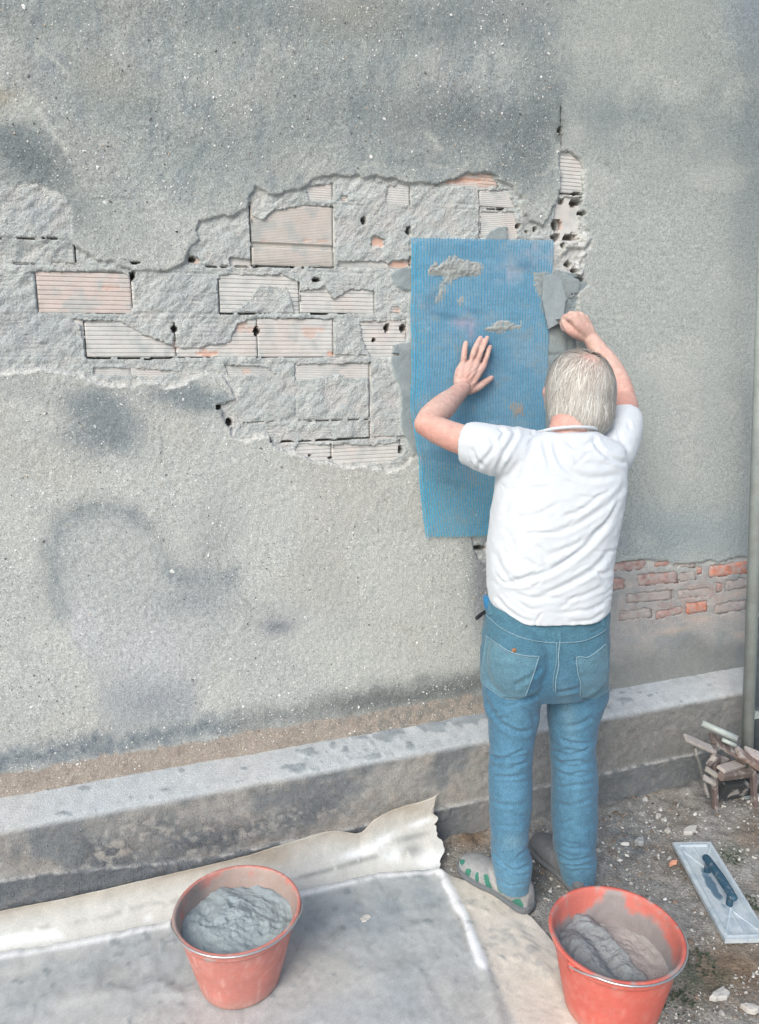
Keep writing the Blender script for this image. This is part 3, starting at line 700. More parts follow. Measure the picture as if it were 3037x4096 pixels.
# ------------------------------------------------------------------ plinth with sloping ledge
xs = axis(-1.6, 5.2, -0.45, 2.7, 0.0065, 0.0065, 0.15)
prof = [(0.03, 0.409), (0.0, 0.402), (-0.05, 0.384), (-0.108, 0.3585), (-0.119, 0.350), (-0.125, 0.338), (-0.140, 0.20), (-0.1455, 0.135), (-0.1475, 0.128), (-0.150, 0.122), (-0.152, 0.05), (-0.155, -0.06)]
pp = []
for i in range(len(prof)-1):
    a, b = np.array(prof[i]), np.array(prof[i+1]); k = max(1, int(np.linalg.norm(b-a)/0.0055))
    for t in range(k): pp.append(a+(b-a)*t/k)
pp.append(np.array(prof[-1])); pp = np.array(pp); ns = len(pp)
A, K = np.meshgrid(np.arange(len(xs)), np.arange(ns), indexing='ij'); A = A.ravel(); K = K.ravel()
bx = xs[A]; by = pp[K, 0].copy(); bz = pp[K, 1].copy()
bu, bw = proj(np.stack([bx, by, bz], 1))
e1 = fbm(bx, bz+by, 0.09, 4, 200); e2 = fbm(bx, bz+by, 0.02, 3, 210); e3 = fbm(bx, bz-by, 0.4, 3, 220); e4 = fbm(bx, bz, 0.008, 2, 214)
top = (bz > 0.352)
front = 1-sst(0.33, 0.352, bz)
linez = 0.128+0.07*(1-sst(-0.45, 0.25, bx))
bz = np.where((bz < 0.30) & (bz > 0.02), bz, bz)
lowstep = 1-sst(linez-0.004, linez+0.003, bz+0.003*e2)
by -= front*(0.003*e1+0.0022*e2+0.001*e4)+0.004*lowstep*front
bz += np.where(top, 0.0012*e1+0.0006*e2, 0)
by -= 0.004*front*np.exp(-((bz-linez)/0.006)**2)*(0.6+0.6*e2)
SPL = [(1230, 3010, 42, 20), (1180, 3075, 48, 22), (1490, 3028, 34, 14), (1550, 2935, 62, 30), (1640, 2985, 24, 20), (1735, 2905, 62, 26), (1850, 2875, 85, 28), (1960, 2860, 60, 22), (1450, 2950, 20, 8), (1380, 3000, 15, 18), (340, 3155, 28, 10), (260, 3255, 36, 10),
       (660, 3162, 20, 9), (975, 3075, 14, 8), (725, 3084, 16, 10), (600, 3190, 5, 6), (520, 3190, 6, 5), (1330, 2980, 12, 14), (2500, 2805, 34, 14), (2430, 2832, 14, 6), (2440, 2760, 14, 7), (2490, 2772, 12, 5), (2560, 2773, 10, 4), (2600, 2780, 12, 5), (2710, 2722, 9, 4), (2800, 2712, 7, 3), (2840, 2740, 9, 4), (2730, 2810, 9, 5), (2855, 2713, 9, 3), (2625, 2775, 8, 4), (1310, 2965, 7, 5)]
sp = np.zeros(len(bx))
for (sx, sy, rx, ry) in SPL:
    d = np.hypot((bu-sx)/rx, (bw-sy)/ry)+0.35*e2+.15*e4; sp = np.maximum(sp, 1-sst(0.75, 1.05, d))
sp = np.maximum(sp, sst(0.62, 0.75, noise2(bx/0.012, (bz+by)/0.012, 5)+0.25*noise2(bx/.08, by/.08, 6)))*0+np.maximum(sp, 0.7*sst(0.86, 0.94, noise2(bx/0.008, by/0.006, 5)+0.4*noise2(bx/.1, by/.1, 6)*sst(.2, .6, bx)))
sp = sp*top
bz += sp*0.0045*(0.7+0.5*e2)
Cb = np.tile(np.array([176., 183, 186]), (len(bx), 1))
Cb = mixc(Cb, (164, 172, 176), sst(0, .8, e1)*0.5)
Cb = mixc(Cb, (190, 186, 178), 0.35*sst(0, 1, e3))
Cb = mixc(Cb, (140, 149, 153), sp*0.9)
Cb = mixc(Cb, (170, 176, 177), top*sst(.9, 1.2, bx)*sst(-.2, .6, e1)*0.5)
Fc = np.tile(np.array([152., 152, 148]), (len(bx), 1))
Fc = mixc(Fc, (156, 149, 140), sst(0, .7, e1)*0.6*(1-sst(.9, 1.4, bx)))
Fc = mixc(Fc, (112, 118, 121), sst(-.1, .5, fbm(bx, bz, 0.14, 4, 230))*0.85)
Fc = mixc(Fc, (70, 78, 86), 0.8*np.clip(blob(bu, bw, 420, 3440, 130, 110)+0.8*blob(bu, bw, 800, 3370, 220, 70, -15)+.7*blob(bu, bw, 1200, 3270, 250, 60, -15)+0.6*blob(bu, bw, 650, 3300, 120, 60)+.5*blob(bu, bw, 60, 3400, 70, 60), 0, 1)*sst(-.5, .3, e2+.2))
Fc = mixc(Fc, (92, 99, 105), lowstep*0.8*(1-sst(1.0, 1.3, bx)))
Fc = mixc(Fc, (122, 124, 122), sst(1.3, 1.7, bx)*0.7)
Fc = mixc(Fc, (112, 118, 121), sst(1.3, 1.7, bx)*lowstep*0.8)
Fc = mixc(Fc, (146, 142, 136), sst(.2, .8, e2)*0.4)
Fc = mixc(Fc, (182, 184, 182), 0.75*np.exp(-((bz-linez)/0.0045)**2)*sst(-.3, .3, e2+.1))
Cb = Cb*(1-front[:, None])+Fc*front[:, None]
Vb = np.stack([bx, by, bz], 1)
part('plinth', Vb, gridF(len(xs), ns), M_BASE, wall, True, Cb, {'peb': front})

# ================================================================== GROUND
gxs = axis(-14, 16, -0.6, 2.7, 0.009, 0.009, 0.6)
gys = -axis(0.13, 16, 0.13, 1.5, 0.009, 0.009, 0.6)
A, B = np.meshgrid(gxs, gys, indexing='ij'); A = A.ravel(); B = B.ravel()
g1 = fbm(A, B, 0.25, 4, 300); g2 = fbm(A, B, 0.05, 4, 310); g3 = fbm(A, B, 0.018, 2, 320)
sheetzone = 1-sst(0.0, 0.12, A-(1.16-0.25*(B+1.0)))
Zg = -0.004+0.006*g1+0.006*g2+0.003*g3
Zg = Zg*(1-0.6*sheetzone)-0.014*sheetzone
Zg += 0.012*np.exp(-((B+0.17)/0.04)**2)*(1-sheetzone)*(0.6+.6*g2)
u_, w_ = proj(np.stack([A, B, Zg], 1))
Cg = np.tile(np.array([152., 151, 146]), (len(A), 1))
Cg = mixc(Cg, (172, 171, 166), sst(0, .6, g2)*0.6)
Cg = mixc(Cg, (122, 114, 104), sst(0, .7, -g1)*0.5)
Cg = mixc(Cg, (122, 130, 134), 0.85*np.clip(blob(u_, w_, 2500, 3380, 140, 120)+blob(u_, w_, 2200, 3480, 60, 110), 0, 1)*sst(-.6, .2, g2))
Cg = mixc(Cg, (74, 78, 80), 0.6*np.clip(blob(u_, w_, 2140, 3520, 60, 90)+blob(u_, w_, 2920, 3160, 90, 60)+.8*blob(u_, w_, 2540, 3420, 60, 20, -20), 0, 1))  # dark ground patches, with the shade under the trestle painted in
Cg = mixc(Cg, (124, 104, 84), 0.8*np.clip(blob(u_, w_, 1880, 3350, 90, 50)+blob(u_, w_, 2950, 3880, 200, 120)+.6*blob(u_, w_, 3000, 3350, 80, 60), 0, 1))
Cg = mixc(Cg, (86, 98, 84), 0.7*np.clip(blob(u_, w_, 2930, 3420, 70, 40)+blob(u_, w_, 2800, 3900, 120, 90)+.8*blob(u_, w_, 2720, 4040, 80, 80)+.7*blob(u_, w_, 1815, 3400, 20, 40), 0, 1)*sst(-.3, .5, g2))
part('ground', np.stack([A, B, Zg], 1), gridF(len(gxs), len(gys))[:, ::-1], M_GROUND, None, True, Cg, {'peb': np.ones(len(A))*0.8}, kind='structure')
def ground_z(x, y):
    return -0.004+0.006*fbm(x, y, 0.25, 4, 300)+0.006*fbm(x, y, 0.05, 4, 310)
# gravel
n = 15000
px_, py_ = rng.uniform(0.95, 3.0, n), -rng.uniform(0.15, 1.75, n)
k = (px_ > 1.175-0.25*(py_+1.0)) | ((py_ > -0.33) & (px_ > 0.98))
k &= (fbm(px_, py_, 0.12, 3, 330) > -0.35)
px_, py_ = px_[k], py_[k]
rad = np.clip(0.0032*np.exp(0.5*rng.standard_normal(len(px_))), 0.0015, 0.014)
gc = np.array([[168., 169, 166]])*(1+0.16*rng.standard_normal((len(px_), 1))); m = rng.random(len(px_)) < 0.3; gc[m] = np.array([128., 116, 104])*(1+.1*rng.standard_normal((m.sum(), 1)))
m = rng.random(len(px_)) < 0.08; gc[m] = (198, 198, 192)
stones('gravel', np.stack([px_, py_, ground_z(px_, py_)+rad*0.25], 1), rad, (1, 1, .8), np.clip(gc, 60, 215), M_STONE, None)

# rubble flakes that can be picked out one by one
def slab(name, label, cat, px, py, sx, sy, h, col, rot=0, seed=0, group=None):
    r = random.Random(seed); c = G(px, py)
    n = 9; V = []; cr, sr = cos(rot), sin(rot)
    ang = sorted(r.uniform(0, 2*pi) if False else i*2*pi/n+r.uniform(-.25, .25) for i in range(n))
    for s, zz in ((1, -0.004), (1.0, h*.6), (0.82, h)):
        for a in ang:
            q = 1+0.18*sin(a*3+seed)+0.1*sin(a*5+seed*2)
            x, y = cos(a)*sx*s*q, sin(a)*sy*s*q
            V.append((x*cr-y*sr, x*sr+y*cr, zz+0.002*r.uniform(-1, 1)))
    V = np.array(V); j = np.arange(n); jn = (j+1) % n
    Q = np.vstack([np.stack([i*n+j, i*n+jn, (i+1)*n+jn, (i+1)*n+j], 1) for i in range(2)])
    V = np.vstack([V, [0, 0, h]]); T = np.stack([2*n+j, 2*n+jn, np.full(n, 3*n)], 1)
    me = mesh_from(name, V, [Q, T], False, np.tile(np.array(col, float), (len(V), 1)))
    o = link(name, me, M_STONE); o.location = (c[0], c[1], 0.003)
    o['label'] = label; o['category'] = cat
    if group: o['group'] = group
    return o
FL = 'loose mortar flakes on the gravel'
slab('mortar_flake', 'pale arrow shaped mortar flake on gravel between trestle and plastering float', 'mortar flake', 2760, 3325, 0.036, 0.017, 0.010, (190, 190, 184), 0.3, 1, FL)
slab('mortar_flake', 'small pale mortar flake just left of the arrow shaped flake on gravel', 'mortar flake', 2672, 3325, 0.016, 0.010, 0.007, (178, 178, 172), 0.8, 2, FL)
slab('mortar_flake', 'pale mortar crumb nearest the plinth on the gravel right of the legs', 'mortar flake', 2632, 3268, 0.013, 0.008, 0.008, (184, 184, 178), 0.3, 3, FL)
slab('brick_shard', 'small orange brick shard on gravel beside upper left corner of the float', 'brick shard', 2692, 3456, 0.019, 0.008, 0.008, (226, 166, 138), 0.2, 4)
slab('mortar_flake', 'broad pale mortar lump on gravel at bottom right of the photo', 'mortar flake', 2880, 3985, 0.034, 0.015, 0.010, (186, 186, 182), 0.1, 5, FL)
slab('mortar_flake', 'whitish mortar lump lowest on the gravel by the bottom right corner', 'mortar flake', 3000, 4040, 0.024, 0.013, 0.011, (190, 188, 182), -0.4, 6, FL)
slab('mortar_flake', 'grey mortar lump on gravel right behind the rear rim of the right bucket', 'mortar flake', 2560, 3370, 0.02, 0.014, 0.012, (150, 156, 158), .5, 8, FL)
slab('mortar_lump', 'pale round mortar lump on the dusty sheet right of the left bucket', 'mortar lump', 1460, 3684, 0.020, 0.014, 0.010, (196, 194, 188), .5, 9)
# weeds
M_WEED = mat('weed_leaf', color=(0.055, 0.075, 0.05), rough=0.7, noise=(0.2, 80), fine=None, bump=(0.1, 200, 0.001))
def weed(px, py, R, nleaf, label, seed):
    r = random.Random(seed); c = G(px, py); V = []; F = []
    for i in range(nleaf):
        a = r.uniform(0, 2*pi); d = R*sqrt(r.random()); b = np.array([cos(a)*d, sin(a)*d, 0.0]); t = r.uniform(0, 2*pi)
        ln = r.uniform(.008, .02); dr = np.array([cos(t), sin(t), r.uniform(.3, 1.2)]); dr /= np.linalg.norm(dr); s = np.array([-sin(t), cos(t), 0])*ln*.25
        o = len(V); V += [b, b+dr*ln*.5+s, b+dr*ln*.5-s, b+dr*ln*.95-np.array([0, 0, ln*.2])]; F.append([o, o+1, o+3, o+2])
    o = part('weed', np.array(V), np.array(F), M_WEED, None); o.location = (c[0], c[1], 0.0)
    o['label'] = label; o['category'] = 'weed'; o['group'] = 'small weeds on the gravel'
weed(2920, 3430, 0.04, 50, 'small dark green weed by the upper right edge of the float', 1)
weed(3010, 3620, 0.035, 45, 'small dark green weed right of the float handle', 2)
weed(2790, 3850, 0.05, 70, 'small dark green weed between right bucket and float end', 3)
weed(2700, 4000, 0.05, 70, 'small dark green weed at right side of the right bucket base', 4)

# ================================================================== SHEET
sheet = thing('floor_sheet', 'cream plastic sheet dusty with mortar, its torn edge turned up against the plinth', 'sheet', (0.3, -0.6, 0))
bk_pts = np.array([G(x, y)[:2] for x, y in ((-300, 3885), (0, 3820), (350, 3760), (700, 3690), (1118, 3598), (1500, 3500), (1746, 3487), (1800, 3510), (1950, 3560), (2125, 3677))])
rt_pts = np.array([G(x, y)[:2] for x, y in ((2125, 3677), (2200, 3760), (2282, 3865), (2333, 4003), (2408, 4096), (2520, 4300), (2700, 4700))])
bk_pts = np.vstack([[-1.6, -0.2], bk_pts])
def yback(x): return np.interp(x, bk_pts[:, 0], bk_pts[:, 1])
def xright(y): return np.interp(-y, -rt_pts[:, 1], rt_pts[:, 0])
nu, nv = 420, 300
uu, vv = np.meshgrid(np.linspace(0, 1, nu), np.linspace(0, 1, nv)**0.8, indexing='ij')
x = -1.5+uu*(xright(-0.3-vv*1.9)+1.5)
yb = yback(x); y = yb-vv*(2.2+yb)
x = -1.5+uu*(np.where(y > rt_pts[0, 1], rt_pts[0, 0], xright(y))+1.5); x = x.ravel(); y = y.ravel()
s1 = fbm(x, y, 0.35, 4, 400); s2 = fbm(x, y, 0.06, 3, 410); s3 = fbm(x, y, 0.015, 2, 420)
zs = 0.004+0.004*np.clip(s1+.5, 0, 2)+0.0022*s2+0.0006*s3
su, sw = proj(np.stack([x, y, zs], 1))
d, t = dline(su+8*s2, sw+8*s2, [(1765, 3500), (1850, 3660), (1931, 3857), (1990, 4050), (2050, 4300)])
ridge = np.exp(-(d/26)**2); zs += 0.011*ridge*(1-0.4*sst(3850, 4000, sw))
dcr, _ = dline(su, sw, [(980, 3990), (975, 4100), (960, 4400)]); zs -= 0.002*np.exp(-(dcr/8)**2)
dcr2, _ = dline(su, sw, [(2070, 3720), (2200, 3900), (2330, 4150)]); zs += 0.004*np.exp(-(dcr2/22)**2)
dcr3, _ = dline(su+20*s2, sw+20*s2, [(0, 4060), (250, 3990), (600, 3960), (780, 3960)]); zs += 0.005*np.exp(-(dcr3/22)**2)
Cs = np.tile(np.array([188., 189, 186]), (len(x), 1))
Cs = mixc(Cs, (166, 173, 176), sst(-.1, .7, s1)*0.7)
Cs = mixc(Cs, (204, 202, 196), sst(0, .8, -s1)*0.6)
Cs = mixc(Cs, (150, 159, 164), 0.75*np.clip(blob(su, sw, 1350, 3680, 320, 80, -8)+.9*blob(su, sw, 1650, 3600, 180, 50, -5)+.7*blob(su, sw, 350, 3880, 350, 70, -8)+.6*blob(su, sw, 80, 4040, 120, 60), 0, 1)*sst(-1.0, .4, s2))
Cs = mixc(Cs, (168, 174, 177), .6*blob(su, sw, 1450, 4050, 320, 90))
Cs = mixc(Cs, (178, 174, 168), 0.3*sst(0.0, .8, fbm(x, y, 0.2, 3, 430)))
creamR = sst(-20, 30, (su-1780)-0.47*(sw-3500)+8*s2)
Cs = mixc(Cs, (208, 204, 196), creamR*0.9)

dl, _ = dline(su-30+6*s2, sw, [(1765, 3560), (1800, 3660), (1850, 3800)]); Cs = mixc(Cs, (150, 148, 142), 0.5*np.exp(-(dl/14)**2))
spots = 0.8*sst(0.88, 0.98, noise2(x/0.02, y/0.014, 7)+0.35*noise2(x/.15, y/.15, 8))*(1-0.6*creamR)
Cs = mixc(Cs, (140, 148, 152), spots*0.7); zs += spots*0.0025
for (sx, sy, rx, ry) in ((185, 3890, 20, 16), (460, 3775, 22, 10), (510, 3860, 8, 8), (440, 3945, 20, 9), (575, 3740, 14, 7), (1060, 3745, 18, 18), (1385, 3570, 24, 20), (1370, 3720, 14, 14), (1710, 3690, 30, 12), (1665, 3500, 34, 18), (1885, 3622, 20, 12), (1945, 3645, 14, 10), (2070, 3830, 32, 12), (1998, 3828, 12, 8), (70, 3930, 34, 6), (1530, 3510, 20, 8), (1340, 3640, 12, 8), (1180, 3600, 14, 10), (1240, 3530, 10, 6)):
    q = 1-sst(.7, 1.1, np.hypot((su-sx)/rx, (sw-sy)/ry)+.3*s2); Cs = mixc(Cs, (140, 147, 150), q*0.75); zs += 0.003*q
fl = np.exp(-((y-yback(x)+.014)/0.017)**2)*(x < 0.95)
zs += .004*fl*sst(-.6, .3, s2+.3)
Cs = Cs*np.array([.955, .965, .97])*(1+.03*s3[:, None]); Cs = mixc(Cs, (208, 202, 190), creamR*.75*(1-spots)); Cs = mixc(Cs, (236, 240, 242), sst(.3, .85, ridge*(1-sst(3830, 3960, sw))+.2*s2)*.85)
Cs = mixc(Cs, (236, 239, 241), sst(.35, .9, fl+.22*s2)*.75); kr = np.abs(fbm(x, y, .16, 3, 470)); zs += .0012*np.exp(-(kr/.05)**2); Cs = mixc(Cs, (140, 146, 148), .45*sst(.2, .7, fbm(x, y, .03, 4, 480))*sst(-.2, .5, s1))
part('floor_panel', np.stack([x, y, zs], 1), gridF(nu, nv)[:, ::-1], M_SHEET, sheet, True, Cs)
# turned up edge
tp = [(-400, 3745), (0, 3650), (270, 3595), (540, 3532), (700, 3497), (944, 3440), (1040, 3412), (1118, 3385), (1263, 3340), (1350, 3327), (1437, 3335), (1496, 3284), (1554, 3252), (1626, 3226), (1699, 3204), (1735, 3190), (1757, 3174)]
bt = [(-400, 3895), (0, 3820), (270, 3776), (540, 3722), (700, 3690), (944, 3640), (1040, 3616), (1118, 3598), (1263, 3566), (1350, 3545), (1437, 3522), (1496, 3508), (1554, 3495), (1626, 3490), (1699, 3488), (1735, 3488), (1762, 3490)]
tp3 = np.array([P(a, b, -0.168 if a < 1300 else -0.168-0.00004*(a-1300)) for a, b in tp]); bt3 = np.array([G(a, b) for a, b in bt])
tp3, bt3 = catmull(tp3, 16), catmull(bt3, 16); m_ = len(tp3); nr = 34
V = []; cc = []
for i in range(m_):
    for j in range(nr):
        t = j/(nr-1)
        a = bt3[i]; b = tp3[i]
        yy = a[1]+(b[1]-a[1])*min(1, (1-(1-t)**2.2)); zz = a[2]+(b[2]-a[2])*t**1.25+0.004
        xx = a[0]+(b[0]-a[0])*t
        V.append((xx, yy, zz))
V = np.array(V); a1 = fbm(V[:, 0], V[:, 2], 0.12, 3, 440); a2 = fbm(V[:, 0], V[:, 2], 0.02, 3, 450)
V[:, 1] += 0.003*a1+0.0012*a2
tt = np.tile(np.linspace(0, 1, nr), m_); ii = np.repeat(np.linspace(0, 1, m_), nr)
fu, fw2 = proj(V)
# torn right end
rag = 0.016*np.clip(noise2(tt*9, tt*0, 3), -1, 1)+0.008*noise2(tt*31, tt*0, 4)+0.012*np.sin(tt*5.5)
V[:, 0] += rag*sst(0.955, 1.0, ii)
cc = np.tile(np.array([200., 199, 193]), (len(V), 1))
cc = mixc(cc, (188, 176, 160), sst(.55, 1, tt)*0.55)
cc = mixc(cc, (160, 148, 134), 0.6*np.exp(-((tt-1)/.07)**2)*sst(-.4, .4, a1))
cc = mixc(cc, (170, 158, 142), 0.7*blob(fu, fw2, 1090, 3430, 90, 40)+.35*blob(fu, fw2, 1640, 3240, 80, 30))
cc = mixc(cc, (232, 236, 238), 0.9*np.exp(-((tt-.22-.06*a1)/.13)**2)*(sst(.15, .45, a1+.3))*(1-0.6*blob(fu, fw2, 1200, 3500, 300, 100)))  # white gloss of the folds painted into the colour, here and below
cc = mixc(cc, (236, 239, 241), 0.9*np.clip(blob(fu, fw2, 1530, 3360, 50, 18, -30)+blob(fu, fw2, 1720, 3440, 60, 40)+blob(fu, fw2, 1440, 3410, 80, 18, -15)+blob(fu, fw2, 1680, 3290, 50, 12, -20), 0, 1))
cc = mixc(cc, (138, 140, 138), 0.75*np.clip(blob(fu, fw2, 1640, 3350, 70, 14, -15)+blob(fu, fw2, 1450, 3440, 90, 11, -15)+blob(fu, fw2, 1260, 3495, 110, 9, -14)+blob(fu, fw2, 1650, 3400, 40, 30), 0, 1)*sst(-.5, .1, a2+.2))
cc = mixc(cc, (172, 172, 168), 0.75*np.exp(-((tt-.42-.07*a1)/.06)**2)*(fu < 720)*(fu > 150)*sst(-.3, .3, a2))
cc = cc*np.array([.93, .945, .95])
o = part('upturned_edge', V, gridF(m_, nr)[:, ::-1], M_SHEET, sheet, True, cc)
sm = o.modifiers.new('thick', 'SOLIDIFY'); sm.thickness = 0.002; sm.offset = 0


# ================================================================== BLUE MESH
M_NETV = mat('net_cord', rough=0.6, noise=(0.12, 40), fine=(0.2, 300), bump=(0.2, 400, 0.001), spec=0.3)
M_NETH = mat('net_weave', rough=0.7, noise=(0.12, 60), fine=(0.2, 400), bump=(0.2, 400, 0.001), spec=0.2)
def netcol(V, cord):
    u, w = proj(V); b1 = fbm(u, w, 90, 4, 700); b2 = fbm(u, w, 24, 3, 705)
    low = sst(1780, 1980, w); lft = np.exp(-((u-1650)/45)**2)
    if cord:
        c = np.tile(np.array([78., 152, 190]), (len(V), 1)); c = mixc(c, (60, 180, 216), np.clip(low*.9+lft*.8, 0, 1)); c = mixc(c, (120, 160, 184), sst(.1, .8, b1)*.5)
    else:
        c = np.tile(np.array([126., 168, 192]), (len(V), 1)); c = mixc(c, (150, 176, 194), sst(-.1, .7, b1)*.5); c = mixc(c, (108, 154, 182), sst(0, .7, -b1)*.4)
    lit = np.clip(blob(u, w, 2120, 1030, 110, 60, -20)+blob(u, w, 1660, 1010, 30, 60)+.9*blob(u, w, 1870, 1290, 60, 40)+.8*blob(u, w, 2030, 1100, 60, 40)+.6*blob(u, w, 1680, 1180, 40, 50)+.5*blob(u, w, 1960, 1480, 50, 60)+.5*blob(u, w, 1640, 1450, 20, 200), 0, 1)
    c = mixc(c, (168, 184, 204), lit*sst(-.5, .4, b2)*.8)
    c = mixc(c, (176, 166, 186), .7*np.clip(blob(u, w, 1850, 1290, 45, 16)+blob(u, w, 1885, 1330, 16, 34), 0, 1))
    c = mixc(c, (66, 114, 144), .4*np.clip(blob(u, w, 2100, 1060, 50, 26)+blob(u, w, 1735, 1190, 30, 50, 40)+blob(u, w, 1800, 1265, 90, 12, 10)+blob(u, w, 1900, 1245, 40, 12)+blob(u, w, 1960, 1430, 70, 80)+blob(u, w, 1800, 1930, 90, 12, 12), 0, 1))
    c = mixc(c, (146, 164, 172), sst(.45, .8, b2+.4*b1)*.4)
    return c
NL = np.array([(1638, 955), (1640, 1200), (1638, 1640), (1655, 1760), (1672, 1950), (1692, 2138)], float)
NR = np.array([(2206, 964), (2190, 1205), (2173, 1620), (2168, 1740), (2162, 1940), (2160, 2128)], float)
NL3 = np.array([P(a, b) for a, b in NL]); NR3 = np.array([P(a, b) for a, b in NR])
def netpt(s, t):
    s = np.asarray(s, float); t = np.asarray(t, float); k = np.linspace(0, 1, 6)
    k = np.array([0, .215, .59, .685, .85, 1.0])
    a = np.stack([np.interp(t, k, NL3[:, i]) for i in range(3)], -1); b = np.stack([np.interp(t, k, NR3[:, i]) for i in range(3)], -1)
    p = a*(1-s[..., None])+b*s[..., None]
    p[..., 0] += 0.0016*np.sin(t*19+s*5)+0.001*np.sin(t*43+s*11)
    base = 0.0140+0.009*sst(.62, .71, t)+0.0012*noise2(p[..., 0]/.05, p[..., 2]/.05, 3)
    base = base+0.004*np.exp(-((s-.0)/.03)**2)+0.012*sst(.9, 1., t)*(0.4+0.4*np.sin(s*7))
    p[..., 1] = -base; return p
net = thing('plaster_mesh', 'bright blue reinforcing mesh pressed onto wet mortar over the bared blocks', 'mesh', P(1900, 2130, -0.03))
V = []; F = []
def ribbon(p, side, w, V, F):
    o = sum(len(v) for v in V); n = len(p)
    V.append(np.concatenate([p-side*w/2, p+side*w/2])); i = np.arange(n-1)
    F.append(np.stack([o+i, o+n+i, o+n+i+1, o+i+1], 1))
ncord = 50
for i in range(ncord):
    s_ = i/(ncord-1); t = np.linspace(-0.004*random.random(), 1+0.008*random.random(), 130)
    p = netpt(np.full(130, s_)+0.0012*np.sin(t*60+i), np.clip(t, 0, 1)); p[:, 2] += (np.clip(t, 0, 1)-t)*1.0
    p[:, 1] -= 0.0009
    w = 0.0028*(1+0.25*np.sin(t*300+i)) * (1.2 if i < 7 else 1)
    ribbon(p, np.array([1., 0, 0]), w[:, None], V, F)
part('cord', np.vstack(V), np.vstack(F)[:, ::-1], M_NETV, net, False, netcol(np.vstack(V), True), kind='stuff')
V = []; F = []
nw = 330
for j in range(nw):
    t_ = (j+.5)/nw; s = np.linspace(-0.006*random.random(), 1+0.008*random.random(), 44); p = netpt(np.clip(s, 0, 1), np.full(44, t_)); p[:, 0] += (s-np.clip(s, 0, 1))*.5
    ribbon(p, np.array([0, 0, 1.]), (0.0016 if t_ < .72 else .0009)*(1+0.5*random.random()), V, F)
for i in range(ncord*2):   # thin intermediate threads
    s_ = (i+.5)/(ncord*2); t = np.linspace(0, 1, 90); p = netpt(np.full(90, s_), t); p[:, 1] += 0.0002
    ribbon(p, np.array([1., 0, 0]), 0.0012, V, F)
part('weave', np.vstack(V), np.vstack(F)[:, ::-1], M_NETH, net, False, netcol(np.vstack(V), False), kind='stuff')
# mortar squeezed through and over the mesh
def mpatch(poly, seed, thick=0.006, rough=1.0, label=None, col=(160, 166, 164)):
    p = np.array(poly, float); lo = p.min(0)-6; hi = p.max(0)+6; st = 3.2
    nx_, ny_ = int((hi[0]-lo[0])/st)+2, int((hi[1]-lo[1])/st)+2
    a, b = np.meshgrid(np.linspace(lo[0], hi[0], nx_), np.linspace(lo[1], hi[1], ny_), indexing='ij'); a = a.ravel(); b = b.ravel()
    w1 = fbm(a, b, 24, 3, seed); w2 = fbm(a, b, 9, 2, seed+3)
    d = sdf(a+14*w1+6*w2, b+10*w2, poly); h = thick*(1-sst(-26, 2, d))*(0.6+0.5*w1*rough+0.35*w2*rough)*(0.86+.14*np.sin(a*.57)*np.sin(b*.57))+.0012*np.sin(a*.57)*np.sin(b*.57)*sst(-40, 0, d)*(rough > .5)
    hh = 0.0138+h-0.006*sst(-1, 5, d)
    V = np.array([P(x, y, -z) for x, y, z in zip(a, b, hh)])
    F = gridF(nx_, ny_)[:, ::-1]; keep = (d[F] < 3).all(1); F = F[keep]
    idx, inv = np.unique(F, return_inverse=True); c = np.tile(np.array(col, float), (len(idx), 1)); c = mixc(c, (142, 150, 150), sst(0, .6, w1[idx])*0.6)
    part('mortar_patch', V[idx], inv.reshape(F.shape), M_WET, net, True, c)
mpatch([(1775, 1035), (1800, 1022), (1850, 1032), (1930, 1055), (1940, 1085), (1930, 1110), (1960, 1128), (1915, 1122), (1880, 1112), (1840, 1108), (1820, 1118), (1812, 1148), (1780, 1145), (1775, 1110), (1720, 1105), (1715, 1060)], 1, .008)
mpatch([(1745, 1170), (1765, 1120), (1800, 1150), (1780, 1200), (1770, 1235), (1735, 1215)], 2, .003)
mpatch([(1940, 1325), (1975, 1280), (2040, 1272), (2060, 1290), (2095, 1290), (2090, 1325), (2020, 1330), (1980, 1335)], 3, .007)
mpatch([(2028, 1592), (2082, 1600), (2095, 1665), (2045, 1668)], 4, .0012, .3, col=(150, 148, 142))
mpatch([(2128, 1095), (2250, 1085), (2320, 1115), (2330, 1150), (2300, 1190), (2240, 1210), (2200, 1300), (2183, 1312), (2172, 1250), (2150, 1180), (2130, 1140)], 5, .005, .25, col=(144, 155, 157))
mpatch([(1820, 1190), (1850, 1170), (1880, 1190), (1870, 1220), (1835, 1225)], 6, .003)

# ================================================================== PERSON
BR = np.array([cos(radians(15)), -sin(radians(15)), 0]); BF = np.array([sin(radians(15)), cos(radians(15)), 0]); UZ = np.array([0, 0, 1.])
VF = np.array([FWD[0], FWD[1], 0]); VF /= np.linalg.norm(VF)
person = thing('person', 'grey haired person in white t-shirt and blue jeans pressing mesh onto the wall', 'person', (1.20, -0.52, 0))
def seg(px, py, Y): return P(px, py, Y)
def tb(lst, **kw): return tube([P(a, b, c) for a, b, c, r in lst], [r for *_, r in lst], **kw)
HC = P(2316, 1556, -0.36)
tilt = radians(12); HR = BR*cos(radians(6))+BF*sin(radians(6))*-1; HR /= np.linalg.norm(HR); HF0 = np.cross(UZ, HR); HFW = HF0*cos(tilt)-UZ*sin(tilt); HU = np.cross(HR, HFW)
def hp(r, f, u): return HC+HR*r+HFW*f+HU*u
sh = []
sh.append(ellip(HC, [HR*.081, HFW*.097, HU*.108]))
sh.append(ellip(hp(0, .035, -.055), [HR*.062, HFW*.065, HU*.075]))
sh.append(tube([hp(0, .085, .0), hp(0, .108, -.03), hp(0, .098, -.04)], [.009, .014, .008], n=12))     # nose
